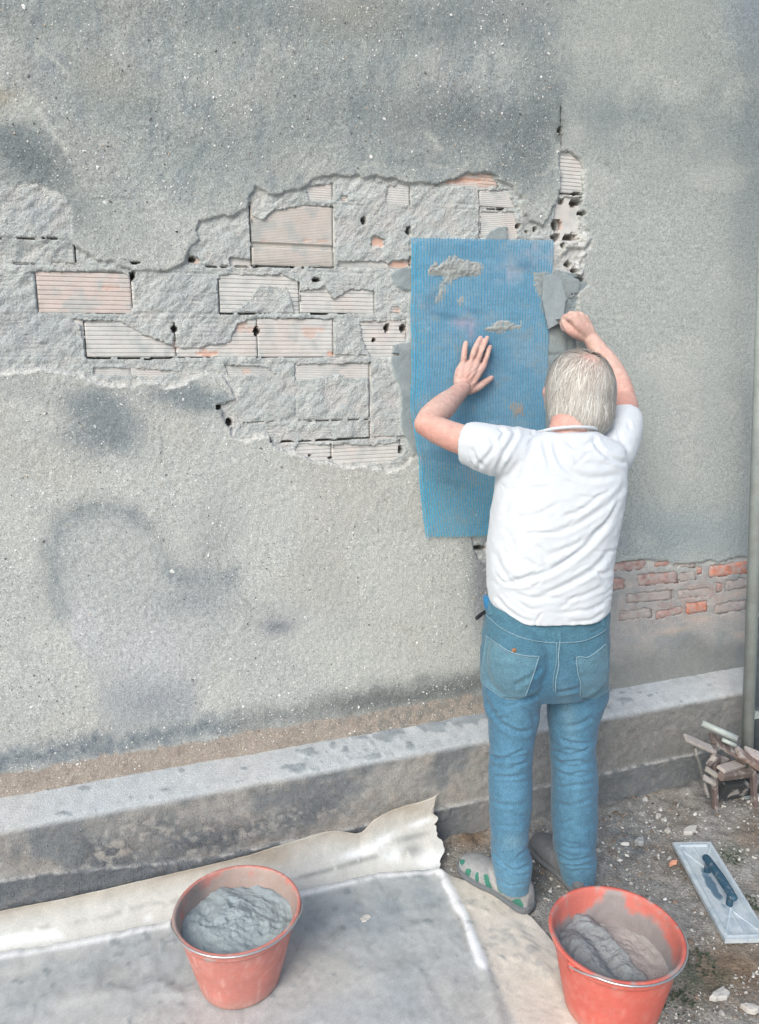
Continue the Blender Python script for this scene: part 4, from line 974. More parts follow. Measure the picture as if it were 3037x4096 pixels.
sh.append(tube([hp(-.02, .092, -.072), hp(.0, .099, -.070), hp(.02, .092, -.072)], [.007, .009, .007], n=12))  # lips
sh.append(tube([hp(-.045, .075, .018), hp(0, .094, .022), hp(.045, .075, .018)], [.008, .009, .008], n=12))  # brow
sh.append(ellip(hp(0, .082, -.105), [HR*.022, HFW*.02, HU*.018]))  # chin
for s_ in (-1, 1):
    sh.append(ellip(hp(s_*.097, .012, -.024), [HR*.010+HFW*-s_*.006, HFW*.018, HU*.034]))
    sh.append(ellip(hp(s_*.105, .006, -.010), [HR*.006, HFW*.014, HU*.018]))
sh.append(tb([(2262, 1790, -.44, .066), (2275, 1720, -.42, .059), (2290, 1640, -.385, .057)], n=24))
# trunk
sh.append(loft([(P(2190, 2620, -.47), BR, .150, BF, .10), (P(2195, 2400, -.46), BR, .150, BF, .095), (P(2215, 2150, -.45), BR, .165, BF, .105), (P(2240, 1920, -.44), BR, .180, BF, .105), (P(2250, 1830, -.44), BR, .150, BF, .070), (P(2265, 1780, -.44), BR, .075, BF, .05)]))
# arms
sh.append(tb([(2050, 1812, -.405, .050), (1950, 1785, -.385, .048), (1850, 1760, -.338, .046), (1760, 1725, -.285, .042), (1706, 1697, -.25, .037)], n=26))
sh.append(tb([(1704, 1697, -.25, .037), (1728, 1668, -.222, .042), (1775, 1625, -.175, .041), (1815, 1588, -.12, .033), (1848, 1556, -.075, .0285)], n=26))
sh.append(ellip(P(1690, 1704, -.245), [RGT*.024, VF*.03, UZ*.022]))
sh.append(tb([(2440, 1830, -.41, .050), (2480, 1735, -.375, .046), (2500, 1640, -.27, .044), (2498, 1600, -.21, .039)], n=26))
sh.append(tb([(2498, 1602, -.21, .039), (2478, 1545, -.18, .042), (2440, 1465, -.145, .038), (2395, 1400, -.11, .030), (2362, 1352, -.088, .0265)], n=26))
# left hand, flat on the mesh
Yh = (0, -1, 0)
for a, b, r in (((1834, 1540, -.062), (1853, 1455, -.040), .0135), ((1846, 1545, -.064), (1884, 1446, -.043), .0145), ((1857, 1550, -.064), (1907, 1448, -.043), .0145), ((1870, 1556, -.062), (1934, 1460, -.040), .0145)):
    sh.append(tube([P(*a), P((a[0]+b[0])/2, (a[1]+b[1])/2, (a[2]+b[2])/2-.006), P(*b)], [.016, r+.001, r-.0015], n=16))
sh.append(tube([P(1862, 1535, -.054), P(1888, 1480, -.045)], [.030, .032], n=20, flat=(Yh, .42), smoothed=False))
sh.append(tb([(1830, 1530, -.05, .014), (1836, 1490, -.045, .0145), (1850, 1458, -.038, .012)], n=14))
FING = [[(1853, 1455, -.040, .0112), (1857, 1420, -.046, .0108), (1860, 1392, -.040, .0100), (1864, 1372, -.031, .0088)],
        [(1886, 1446, -.043, .0112), (1897, 1405, -.050, .0108), (1910, 1375, -.042, .0098), (1922, 1352, -.030, .0086)],
        [(1908, 1448, -.043, .0112), (1924, 1408, -.051, .0106), (1938, 1375, -.043, .0096), (1949, 1352, -.031, .0084)],
        [(1934, 1460, -.040, .0112), (1946, 1428, -.047, .0106), (1954, 1402, -.040, .0098), (1960, 1388, -.032, .0086)],
        [(1880, 1560, -.056, .0165), (1912, 1548, -.053, .0145), (1942, 1528, -.043, .0118), (1966, 1512, -.032, .0096)]]
for f_ in FING: sh.append(tb(f_, n=14, k=4))
for f_ in FING[:4]: sh.append(ellip(P(f_[0][0], f_[0][1], f_[0][2]-.004), [RGT*.0105, VF*.009, UZ*.0115], n=12))
# right hand round the trowel handle
for a, b in (((2350, 1340, -.088), (2284, 1272, -.088)), ((2358, 1345, -.090), (2303, 1262, -.092)), ((2366, 1350, -.090), (2323, 1262, -.092)), ((2374, 1356, -.086), (2340, 1274, -.088))):
    sh.append(tube([P(*a), P((a[0]+b[0])/2, (a[1]+b[1])/2, -.094), P(*b)], [.018, .0165, .013], n=16))
for kx, ky, i in ((2282, 1272, 0), (2302, 1261, 1), (2323, 1262, 2), (2341, 1273, 3)):
    k0 = P(kx, ky, -.090); q = [k0, k0+np.array([-.004, .026, .004]), k0+np.array([-.004, .042, -.014]), k0+np.array([-.002, .030, -.036]), k0+np.array([.0, .014, -.034])]
    sh.append(tube(q, [.0125, .0115, .0105, .0098, .009], n=14, k=4))
sh.append(tb([(2330, 1345, -.08, .018), (2285, 1325, -.078, .0165), (2262, 1300, -.07, .0128), (2256, 1281, -.062, .0105)], n=14))
# legs inside the jeans, feet
sh.append(tb([(2075, 2680, -.47, .085), (2048, 2980, -.49, .055), (2050, 3200, -.51, .05), (2064, 3480, -.535, .036)], n=20))
sh.append(tb([(2300, 2680, -.47, .085), (2294, 2980, -.49, .055), (2296, 3200, -.50, .05), (2312, 3460, -.515, .036)], n=20))
SH = [(np.array([1.128, -.548, 0]), np.array([-.115, .262, 0])), (np.array([G(2318, 3560)[0], G(2318, 3560)[1], 0]), None)]
t_ = G(2192, 3428); SH[1] = (SH[1][0], (t_-SH[1][0])); SH[1] = (SH[1][0], SH[1][1]/np.linalg.norm(SH[1][1])*.285)
for h0, dv in SH:
    d_ = dv/np.linalg.norm(dv)
    sh.append(tube([h0+d_*.03+UZ*.16, h0+d_*.03+UZ*.07, h0+d_*.10+UZ*.045, h0+d_*.20+UZ*.035], [.036, .036, .032, .026], n=18))
V, F, N = fuse(sh, 0.0034, 3, 'body')
bu_, bw_ = proj(V)
c = np.tile(np.array([202., 170, 158]), (len(V), 1))
m1 = noise3(V/0.02, 5)
c = mixc(c, (196, 144, 134), sst(-.2, .8, m1)*0.35); c = mixc(c, (226, 196, 184), .4*sst(.1, .8, noise3(V/.011, 6))); c = mixc(c, (178, 168, 162), .5*sst(.45, .8, noise3(V/.007, 7)+.3*m1)*((bu_ < 1980)|(bw_ < 1420)))
c = mixc(c, (198, 142, 130), 0.65*np.clip(blob(bu_, bw_, 1700, 1725, 90, 55)+blob(bu_, bw_, 2500, 1620, 60, 70)+.8*blob(bu_, bw_, 1810, 1790, 70, 60)+.7*blob(bu_, bw_, 2225, 1650, 60, 90)+.35*blob(bu_, bw_, 1870, 1530, 50, 50)+.4*blob(bu_, bw_, 2290, 1340, 40, 30), 0, 1))
c = mixc(c, (196, 150, 140), 0.5*((V[:, 2] > 1.5) & (np.hypot(V[:, 0]-HC[0], V[:, 1]-HC[1]) < .13)))
# veins and tendons on the back of the left hand
vein = np.zeros(len(V))
for pts, w, a in (([(1868, 1470), (1890, 1448), (1900, 1430)], 4, -.0016), ([(1870, 1522), (1900, 1492), (1926, 1474)], 4, .0020), ([(1862, 1512), (1885, 1485), (1905, 1468)], 3.5, .0014), ([(1878, 1540), (1903, 1528)], 3.5, .0014), ([(1900, 1438), (1912, 1420), (1918, 1400)], 4, -.0022), ([(1926, 1450), (1936, 1428), (1940, 1405)], 4, -.0022), ([(1868, 1445), (1876, 1437)], 5, -.0026),
                  ([(1926, 1395), (1934, 1372)], 4, -.0025), ([(2292, 1290), (2300, 1320)], 4, -.001), ([(2312, 1282), (2322, 1318)], 4, -.001), ([(2262, 1292), (2275, 1320)], 4, -.002)):
    d, _ = dline(bu_, bw_, pts); k = np.exp(-(d/w)**2)*((N@FWD) < 0.1); vein += a*k; c = mixc(c, (190, 140, 132), 0.35*k*(a < 0))
V = V+N*vein[:, None]
M_SKIN = mat('skin', rough=0.62, noise=(0.08, 60), fine=(0.10, 300), bump=(0.5, 200, 0.002), sss=0.06, spec=0.3)
part('body', V, F, M_SKIN, person, True, c)
for s_ in (-1, 1):
    ev, eq, et = ellip(hp(s_*.032, .083, .0), [HR*.011, HFW*.011, HU*.010], 16)
    part('eye', ev, [eq, et], mat('eye', color=(.7, .68, .66), rough=.2, noise=None, fine=None) if s_ < 0 else bpy.data.materials['eye'], person, True)

def folds(V, N, lst, org, sc):
    u, w = proj(V); face = sst(0.25, -0.15, N@FWD); D = np.zeros(len(V))
    for pts, wd, amp in lst:
        q = [(org[0]+a*sc, org[1]+b*sc) for a, b in pts]; qs = catmull(np.array(q, float), 4) if len(q) > 2 else q
        xs_ = [p[0] for p in q]; ys_ = [p[1] for p in q]
        s = np.where((u > min(xs_)-4*wd) & (u < max(xs_)+4*wd) & (w > min(ys_)-4*wd) & (w < max(ys_)+4*wd))[0]
        if not len(s): continue
        d, t = dline(u[s], w[s], qs); tp_ = sst(-0.02, 0.22, t)*sst(1.02, .78, t)
        D[s] += amp*tp_*(np.exp(-(d/wd)**2)-0.45*np.exp(-((d-1.7*wd)/(0.9*wd))**2))
    return V+N*(D*face)[:, None]

# --- t-shirt
def trow(py, xl, xr, Y, b):
    c_ = P((xl+xr)/2, py, Y); a = (xr-xl)/2*depth(c_)/FOC; return (c_, BR, max(a*1.03, 0.02), BF, b)
rows = [(2448, 1962, 2428, -.470, .128), (2380, 1956, 2436, -.467, .128), (2215, 1954, 2450, -.46, .128), (2082, 1968, 2474, -.452, .130), (1980, 1980, 2492, -.446, .130), (1900, 1990, 2500, -.44, .122), (1840, 1985, 2502, -.435, .114), (1795, 1990, 2498, -.43, .104), (1762, 2060, 2460, -.43, .090), (1738, 2130, 2410, -.428, .084), (1722, 2172, 2376, -.426, .078)]
ts = [loft([trow(*r) for r in rows], n=56, power=2.25),
      tb([(2120, 1825, -.395, .080), (2040, 1812, -.400, .080), (1960, 1796, -.392, .076), (1900, 1782, -.372, .069), (1860, 1775, -.35, .0625)], n=30, cap=False),
      tb([(2400, 1850, -.410, .080), (2450, 1800, -.412, .076), (2494, 1715, -.385, .060), (2497, 1664, -.345, .0545)], n=30, cap=False)]
V, F, N = fuse(ts, 0.0042, 16, 'shirt')
SF = [([(690, 1795), (800, 1760), (1000, 1690), (1200, 1550), (1380, 1350)], 13, -.008), ([(850, 1880), (1050, 1800), (1250, 1680), (1350, 1560)], 12, -.006), ([(930, 1490), (1150, 1420), (1350, 1280), (1440, 1170)], 12, -.006),
      ([(950, 1610), (1150, 1540), (1330, 1410)], 12, -.006), ([(760, 1850), (900, 1870), (1050, 1860)], 10, -.005), ([(640, 1570), (690, 1700), (800, 1775)], 13, -.006), ([(630, 1650), (680, 1760), (780, 1810)], 9, -.003),
      ([(1000, 900), (1020, 1000), (1090, 1100), (1240, 1150), (1440, 1110)], 14, -.008), ([(1240, 890), (1260, 950), (1340, 1020), (1450, 1060)], 11, -.007), ([(1060, 900), (1130, 960), (1200, 950), (1238, 905)], 11, -.006), ([(1100, 1010), (1200, 1060), (1330, 1060)], 12, -.004),
      ([(730, 830), (770, 880), (700, 1000), (650, 1130), (640, 1200)], 11, -.008), ([(880, 880), (860, 1000), (800, 1150), (730, 1280), (690, 1400)], 14, -.007), ([(860, 870), (890, 880), (930, 868)], 7, -.008), ([(940, 900), (960, 1000), (990, 1080)], 12, -.006),
      ([(600, 870), (640, 960), (560, 1060), (540, 1110)], 10, -.005), ([(500, 960), (530, 1030), (580, 1080)], 9, -.007), ([(470, 960), (500, 1040), (520, 1080)], 7, -.004), ([(660, 840), (700, 870), (670, 930)], 8, -.005), ([(760, 1010), (690, 1110), (660, 1180)], 9, -.005),
      ([(700, 1215), (850, 1200), (1000, 1195)], 6, -.0022), ([(720, 1150), (880, 1140), (1050, 1140)], 5, -.0018), ([(830, 1480), (900, 1475), (980, 1478)], 7, -.004), ([(700, 1440), (760, 1560), (740, 1660)], 12, -.004), ([(1150, 1250), (1250, 1260), (1340, 1220)], 7, -.003),
      ([(650, 1900), (720, 1985), (900, 2010)], 10, -.005), ([(930, 1950), (900, 2000), (885, 2040)], 6, -.004), ([(1000, 1960), (1200, 1940), (1320, 1890)], 9, -.005), ([(1080, 2010), (1220, 2000), (1300, 1950)], 8, -.004), ([(870, 1540), (940, 1600), (960, 1700)], 12, -.004),
      ([(1200, 1700), (1300, 1720), (1340, 1690)], 9, -.004), ([(1050, 1380), (1180, 1330), (1300, 1230)], 10, -.004), ([(1380, 800), (1400, 900), (1460, 980)], 9, -.005), ([(1440, 790), (1460, 860)], 8, -.004), ([(760, 1380), (900, 1360), (1050, 1290)], 9, -.003), ([(700, 1720), (760, 1790), (870, 1770)], 8, -.006), ([(1060, 1880), (1180, 1850), (1300, 1790)], 9, -.005),
      ([(820, 1620), (900, 1680), (1000, 1660)], 10, -.004), ([(1280, 1460), (1340, 1380), (1400, 1260)], 9, -.004), ([(790, 1900), (850, 1930), (940, 1925)], 7, -.004)]
SF = [(p_, w_*1.0, a_*(.5+.4*random.random())) for p_, w_, a_ in SF]
for k_ in range(46):
    a0, b0 = random.uniform(640, 1330), random.uniform(900, 2000); an_ = radians(random.choice([-35, -20, 5, -50, 60])+random.uniform(-14, 14)); l_ = random.uniform(50, 170)
    SF.append(([(a0, b0), (a0+l_*.5*cos(an_)+random.uniform(-8, 8), b0+l_*.5*sin(an_)+random.uniform(-8, 8)), (a0+l_*cos(an_), b0+l_*sin(an_))], random.uniform(4, 8), -random.uniform(.0006, .0018)))
V = folds(V, N, SF, (1550, 1150), .666)
nn = noise3(V*np.array([14, 14, 9])); V = V+N*(0.0026*nn+0.0016*noise3(V*np.array([30, 30, 44]), 3)+0.0007*noise3(V*90, 6))[:, None]
# hem: lift at the left side, cut open underneath
lat = (V-P(2195, 2448, -.47))@BR; zh = P(2195, 2448, -.47)[2]
V[:, 2] += 0.035*sst(-.09, -.18, lat)*sst(.16, 0.0, V[:, 2]-zh)+0.012*sst(.11, .18, lat)*sst(.12, 0, V[:, 2]-zh)
M_SHIRT = mat('white_cotton', color=(0.57, 0.62, 0.66), rough=0.95, noise=(0.02, 30), fine=(0.03, 500), bump=(0.18, 500, 0.001), spec=0.15, sheen=0.2)
shirt = part('t_shirt', V, F, M_SHIRT, person, True)
# ribbed collar and hem bands
def band(pts, r, name, mt, parent, closed=True, n=10):
    pts = np.array(pts); 
    v, q, t = tube(list(pts)+([pts[0], pts[1]] if closed else []), [r]*(len(pts)+(2 if closed else 0)), n=n, k=3, cap=not closed)
    return part(name, v, [q, t], mt, parent, True)
cc_ = P(2274, 1727, -.425); lp = [cc_+BR*.084*cos(a)+BF*.072*sin(a)+UZ*(-.022*sin(a)) for a in np.linspace(0, 2*pi, 26, endpoint=False)]
band(lp, .0048, 'collar', M_SHIRT, shirt)

# --- jeans
def lrow(py, xl, xr, Y, rb=1.0):
    c_ = P((xl+xr)/2, py, Y); a = (xr-xl)/2*depth(c_)/FOC; return (c_, RGT, a, VF, a*rb)
pel = [trow(r[0], r[1], r[2], r[3], r[4]) for r in ((2370, 1962, 2430, -.465, .112), (2450, 1948, 2430, -.467, .118), (2550, 1934, 2431, -.472, .128), (2640, 1926, 2430, -.475, .130), (2710, 1928, 2426, -.472, .118), (2765, 1960, 2400, -.468, .095))]
legL = [lrow(*r) for r in ((2660, 1950, 2160, -.47, 1.0), (2740, 1930, 2172, -.472, .98), (2800, 1932, 2166, -.475, .98), (2880, 1950, 2152, -.48, 1.0), (2980, 1957, 2134, -.487, 1.05), (3100, 1954, 2129, -.495, 1.08), (3250, 1957, 2126, -.51, 1.05), (3370, 1966, 2112, -.522, 1.1), (3450, 1968, 2130, -.530, 1.1), (3520, 1984, 2120, -.536, 1.1), (3545, 1990, 2116, -.538, 1.1))]
legR = [lrow(*r) for r in ((2660, 2190, 2415, -.47, 1.0), (2740, 2182, 2430, -.472, .98), (2800, 2186, 2424, -.475, .98), (2880, 2193, 2396, -.48, 1.0), (2980, 2200, 2384, -.487, 1.05), (3100, 2205, 2389, -.495, 1.08), (3250, 2208, 2390, -.50, 1.05), (3370, 2213, 2380, -.51, 1.1), (3430, 2228, 2384, -.515, 1.1), (3500, 2246, 2378, -.52, 1.1), (3520, 2252, 2374, -.52, 1.1))]
gl = [ellip(P(2080, 2640, -.515), [BR*.098, BF*.086, UZ*.125]), ellip(P(2310, 2640, -.515), [BR*.098, BF*.086, UZ*.125])]
V, F, N = fuse([loft(pel, n=56, power=2.2), loft(legL, n=36), loft(legR, n=36)]+gl, 0.0042, 9, 'jeans')
JF = [([(360, 830), (450, 1020), (560, 1150), (700, 1200), (800, 1160)], 12, -.007), ([(520, 925), (700, 930), (850, 890)], 11, -.006), ([(970, 875), (1080, 855), (1180, 830)], 10, -.005), ([(1200, 930), (1290, 900), (1390, 800)], 11, -.006), ([(620, 820), (760, 740), (880, 640)], 13, -.004),
      ([(430, 1390), (560, 1405), (730, 1340)], 9, -.006), ([(430, 1480), (600, 1500), (770, 1410)], 10, -.005), ([(920, 1340), (1100, 1390), (1270, 1330)], 9, -.006), ([(1000, 1240), (1120, 1290), (1290, 1290)], 9, -.005), ([(1000, 1450), (1120, 1440), (1280, 1450)], 9, -.005), ([(1060, 1150), (1180, 1130), (1290, 1060)], 12, -.004),
      ([(440, 1560), (600, 1570), (760, 1540)], 9, -.004), ([(1080, 1560), (1180, 1530), (1300, 1540)], 9, -.004), ([(700, 990), (790, 1060), (800, 1130)], 10, -.004), ([(1250, 380), (1330, 350), (1390, 290)], 7, -.003), ([(1020, 480), (1100, 600), (1160, 590)], 12, -.003)]
JF = [(p_, w_*.85, a_*1.1) for p_, w_, a_ in JF]
for k_ in range(22):
    a0, b0 = random.choice([random.uniform(420, 720), random.uniform(900, 1200)]), random.uniform(950, 2450); l_ = random.uniform(60, 220); an_ = radians(random.uniform(-22, 22))
    JF.append(([(a0, b0), (a0+l_*.5*cos(an_), b0+l_*.5*sin(an_)+random.uniform(4, 16)), (a0+l_*cos(an_), b0+l_*sin(an_))], random.uniform(5, 11), -random.uniform(.001, .004)))
V = folds(V, N, JF, (1750, 2350), .4843)
JF2 = [([(420, 110), (520, 150), (715, 110)], 8, -.006), ([(430, 190), (560, 180), (705, 165)], 8, -.005), ([(430, 290), (560, 300), (700, 290)], 10, -.004), ([(850, 150), (950, 195), (1110, 180)], 8, -.006), ([(860, 220), (990, 265), (1115, 250)], 8, -.005), ([(850, 90), (980, 90), (1100, 120)], 8, -.004), ([(850, 330), (1000, 320), (1130, 300)], 9, -.003), ([(430, 420), (560, 450), (700, 420)], 12, -.003), ([(860, 430), (960, 450), (1120, 400)], 10, -.003),
       ([(430, 730), (520, 840), (600, 880), (710, 830)], 8, -.007), ([(440, 800), (530, 880), (640, 915), (700, 890)], 7, -.005), ([(600, 790), (660, 750), (705, 690)], 9, -.007), ([(640, 860), (680, 840), (710, 850)], 7, -.005), ([(870, 770), (960, 820), (1100, 790)], 8, -.007), ([(900, 840), (1000, 850), (1110, 835)], 7, -.006), ([(980, 890), (1040, 870), (1110, 880)], 7, -.005), ([(880, 700), (980, 740), (1110, 730)], 9, -.005), ([(470, 930), (560, 980), (690, 960)], 7, -.004)]
JF2 = [(p_, w_*(.7+.5*random.random()), a_*(.35+.9*random.random())) for p_, w_, a_ in JF2]
V = folds(V, N, JF2, (1700, 2950), .6053)
V = V+N*(0.0028*noise3(V*np.array([13, 13, 22]), 2)+0.0016*noise3(V*np.array([24, 24, 52]), 3)+.0006*noise3(V*110, 8))[:, None]
ju, jw = proj(V)
POC = {'L': [(405, 400), (500, 468), (600, 530), (720, 562), (840, 570), (800, 700), (765, 800), (725, 905), (640, 922), (540, 910), (450, 850), (352, 785), (370, 640), (390, 500)],
       'R': [(1400, 455), (1340, 510), (1230, 580), (1190, 572), (1150, 577), (1152, 640), (1165, 720), (1185, 800), (1180, 905), (1290, 925), (1420, 860)]}
def j2(pts): return [(1750+a*.4843, 2350+b*.4843) for a, b in pts]
poc = {k: sdf(ju, jw, j2(v)) for k, v in POC.items()}
facing = (N@FWD) < 0.15
c = np.tile(np.array([71., 112, 137]), (len(V), 1))
c = mixc(c, (74, 114, 130), sst(2850, 2500, jw)*0.8)
c = mixc(c, (96, 142, 166), 0.5*np.clip(blob(ju, jw, 2040, 3150, 60, 260)+blob(ju, jw, 2300, 3150, 60, 260)+blob(ju, jw, 2060, 2860, 50, 60), 0, 1))
c = mixc(c, (100, 146, 170), sst(3360, 3500, jw)*0.55)
c = mixc(c, (128, 152, 160), 0.35*blob(ju, jw, 2270, 2840, 30, 120, -10)+.4*blob(ju, jw, 2060, 3370, 60, 30))
c = mixc(c, (52, 108, 142), 0.4*blob(ju, jw, 2150, 2710, 60, 60))
inp = (np.minimum(poc['L'], poc['R']) < 0) & facing
c = mixc(c, (104, 140, 152), inp*0.45)
V = V+N*(0.0012*sst(3, -3, np.minimum(poc['L'], poc['R']))*facing)[:, None]
M_DENIM = mat('blue_denim', rough=0.9, noise=(0.12, 45), fine=(0.34, 380), bump=(0.3, 500, 0.0015), spec=0.2, sheen=0.15)
jeans = part('jeans', V, F, M_DENIM, person, True, c)
Fq = F[0]
for k in ('L', 'R'):
    mk = ((poc[k] < 0) & facing)[Fq].all(1); idx, inv = np.unique(Fq[mk], return_inverse=True)
    if len(idx): part('back_pocket', V[idx]+N[idx]*0.0016, inv.reshape(-1, 4), M_DENIM, jeans, True, mixc(c[idx], (112, 140, 150), .12*np.ones(len(idx))))
tree = BVHTree.FromPolygons([tuple(v) for v in V.tolist()], Fq.tolist())
def onj(pts, lift=0.003):
    out = []
    for a, b in catmull(np.array(pts, float), 5) if len(pts) > 2 else pts:
        r = ray(a, b); h = tree.ray_cast(Vector(CAM), Vector(r/np.linalg.norm(r)))
        if h[0] is not None: out.append(np.array(h[0])-r/np.linalg.norm(r)*lift)
    return out
M_SEAM = mat('seam_thread', color=L(120, 150, 164), rough=0.9, noise=None, fine=(0.3, 300), bump=(0.2, 300, .001))
for nm, pts, r in (('waist_seam', [(400, 225), (440, 262), (520, 330), (650, 396), (800, 440), (1000, 458), (1200, 442), (1330, 390), (1392, 345)], .0016), ('centre_seam', [(1018, 360), (1012, 450), (1000, 560), (1002, 650), (980, 760), (975, 865)], .0022),
                   ('centre_seam', [(985, 460), (985, 600), (960, 740), (958, 850)], .0011),
                   ('pocket_edge', [(405, 400), (500, 468), (600, 530), (720, 562), (840, 570)], .0022), ('pocket_seam', [(840, 570), (800, 700), (765, 800), (725, 905)], .0020), ('pocket_seam', [(725, 905), (640, 922), (540, 910), (450, 850), (352, 785)], .0013), ('pocket_seam', [(405, 400), (385, 540), (365, 690), (356, 780)], .0013),
                   ('pocket_edge', [(1390, 470), (1340, 512), (1285, 555), (1230, 580), (1190, 572), (1150, 577)], .0022), ('pocket_seam', [(1150, 577), (1152, 640), (1165, 720), (1185, 800), (1178, 905)], .0020), ('pocket_seam', [(430, 440), (520, 500), (620, 555), (780, 585)], .0010)):
    q = onj(j2(pts))
    if len(q) > 3:
        v, qd, t = tube(q, [r]*len(q), n=8, smoothed=False); part(nm, v, [qd, t], M_SEAM, jeans, True)
for a, b, sy in (((1004, 352), (1008, 440), 0), ((438, 120), (440, 225), 0), ((1360, 260), (1368, 320), 0)):
    q = onj(j2([a, b]), 0.004)
    if len(q) == 2:
        v, f = box_pts(q[0], q[1], .012, .003, up=tuple(-FWD)); me = mesh_from('belt_loop', v, f, col=np.tile([76., 116, 134], (8, 1))); link('belt_loop', me, M_DENIM, jeans)
q = onj(j2([(634, 520)]), .002)
if q:
    v, qd, t = ellip(q[0], [BR*.008, BF*.003, UZ*.007], 14); part('leather_dot', v, [qd, t], mat('tan_leather', color=L(150, 108, 78), rough=.6), jeans, True)

# --- shoes
M_SHOE = mat('grey_suede', rough=0.85, noise=(0.1, 60), fine=(0.12, 300), bump=(0.4, 250, 0.002))
M_GREEN = mat('green_fabric', color=L(62, 122, 107), rough=0.8, noise=(0.1, 90), fine=(0.15, 500), bump=(0.4, 500, 0.001))
INS = [[(50, 395), (90, 395), (75, 450), (55, 450)]]
def s3(pts): return [(1800+a*.3329, 3300+b*.3329) for a, b in pts]
INS = [s3(p) for p in ([(130, 415), (168, 420), (165, 450), (140, 480), (128, 450)], [(200, 530), (235, 525), (245, 560), (215, 640), (190, 620), (190, 570)], [(318, 575), (332, 575), (340, 720), (325, 715), (312, 640)],
       [(412, 598), (445, 600), (495, 770), (488, 797), (455, 780), (425, 690)], [(555, 690), (600, 740), (715, 800), (700, 815), (620, 818), (580, 770)], [(705, 935), (790, 895), (840, 897), (882, 968), (870, 985), (800, 978)])]
for si, (h0, dv) in enumerate(SH):
    Ls = np.linalg.norm(dv); d_ = dv/Ls; r_ = np.array([d_[1], -d_[0], 0])
    def sp_(u, v, w): return h0+d_*(u-.035)+r_*v+UZ*w
    up = [(.0, .020, .035), (.012, .034, .06), (.035, .041, .075), (.07, .041, .080), (.11, .041, .074), (.15, .046, .062), (.19, .051, .052), (.235, .049, .044), (.27, .038, .032), (.290, .016, .018)]
    shl = [loft([(sp_(u, (.004 if si == 0 else -.004)*sin(u*9), .018+h/2), r_, w, UZ, h/2+.012) for u, w, h in up], n=32, power=2.3),
           tube([sp_(.06, 0, .05), sp_(.065, 0, .095 if si == 0 else .07)], [.038, .034], n=20, smoothed=False)]
    V, F, N = fuse(shl, 0.0034, 3, 'shoe_upper')
    uu_, ww_ = proj(V); ins = np.full(len(V), 1e9)
    if si == 0:
        for p_ in INS: ins = np.minimum(ins, sdf(uu_, ww_, p_))
        ins -= 4.5; ins[(N@FWD) > 0.45] = 1e9
        V = V-N*(0.0015*sst(2, -3, ins))[:, None]
    sc_ = np.tile(np.array([150., 153, 154] if si == 0 else [112., 116, 120]), (len(V), 1)); sc_ = mixc(sc_, (130, 134, 138), sst(0, .8, noise3(V*60, 4))*.6)
    if si == 0:
        for a, b, w in (((340, 560), (380, 760), 14), ((480, 560), (560, 800), 16), ((500, 680), (620, 830), 12)):
            d, _ = dline(uu_, ww_, s3([a, b])); sc_ = mixc(sc_, (172, 170, 168), .7*np.exp(-(d/(w*.4))**2))
    z_ = V[:, 2]; sc_ = mixc(sc_, (118, 124, 128), sst(.035, .02, z_)*.6)
    fq = F[0]; gm = (ins < 0)[fq].all(1) if si == 0 else np.zeros(len(fq), bool)
    idx, inv = np.unique(fq[~gm], return_inverse=True)
    shoe = part('shoe', V[idx], inv.reshape(-1, 4), M_SHOE, person, True, sc_[idx], label='grey trekking shoe with green inserts' if si == 0 else 'dark grey shoe behind the right bucket')
    if gm.any():
        idx, inv = np.unique(fq[gm], return_inverse=True); part('green_insert', V[idx], inv.reshape(-1, 4), M_GREEN, shoe, True)
    so_ = [(-.006, .018), (.004, .036), (.03, .044), (.08, .042), (.13, .042), (.18, .053), (.23, .055), (.27, .045), (.292, .026), (.300, .008)]
    v, q, t = loft([(sp_(u, (.004 if si == 0 else -.004)*sin(u*9), .016), r_, w, UZ, .014) for u, w in so_], n=28, power=3.2)
    part('sole', v, [q, t], M_SHOE, shoe, True, np.tile([104., 110, 114], (len(v), 1)))

# --- hair
M_HAIR = mat('ash_hair', rough=0.5, noise=(0.06, 40), fine=None, bump=(0.1, 300, .001), spec=0.35)
ax = [.102, .113, .133]; HO = HC-HU*.012+HR*.003
CR = np.array([0.22, -0.45, 0.85]); CR /= np.linalg.norm(CR)
def onhead(n, lift=1.0):
    lift = lift*(1+0.20*sst(-.15, -.75, n[..., 2:3])*sst(.1, -.5, n[..., 1:2])+.03*sst(.2, .7, np.abs(n[..., 0:1])))
    return HO+HR*(n[..., 0:1]*ax[0]*lift)+HFW*(n[..., 1:2]*ax[1]*lift)+HU*(n[..., 2:3]*ax[2]*lift)
def hairy(n):  # hairline: no hair on the face and below the nape
    f = n[..., 1]; u = n[..., 2]; r = np.abs(n[..., 0])
    return (u > 0.62+0*f) | (f < 0.30*(u+0.3)+.04) & (u > -0.98) & ~((f > -.18) & (u < -.42)) & ~((f > -.02) & (u < -.1))
nl, npn = 120, 80
th, ph = np.meshgrid(np.linspace(0, 2*pi, nl), np.linspace(-pi/2, pi/2, npn), indexing='ij'); nn_ = np.stack([np.cos(ph)*np.cos(th), np.cos(ph)*np.sin(th), np.sin(ph)], -1).reshape(-1, 3)
cap_l = 0.955+0.012*noise2(th.ravel()*12, ph.ravel()*2.5, 4); pinkd = np.exp(-((1-nn_@np.array([.16, -.60, .78]))/0.075)**1.3)
cap_l -= 0.03*pinkd
Vc = onhead(nn_, cap_l[:, None]); Fcap = gridF(nl, npn); Fcap = Fcap[hairy(nn_)[Fcap].all(1)]
cc = np.tile(np.array([194., 190, 179]), (len(Vc), 1)); cc = mixc(cc, (205, 160, 148), pinkd*.9)
hair = part('hair', Vc, Fcap, M_HAIR, person, True, cc)
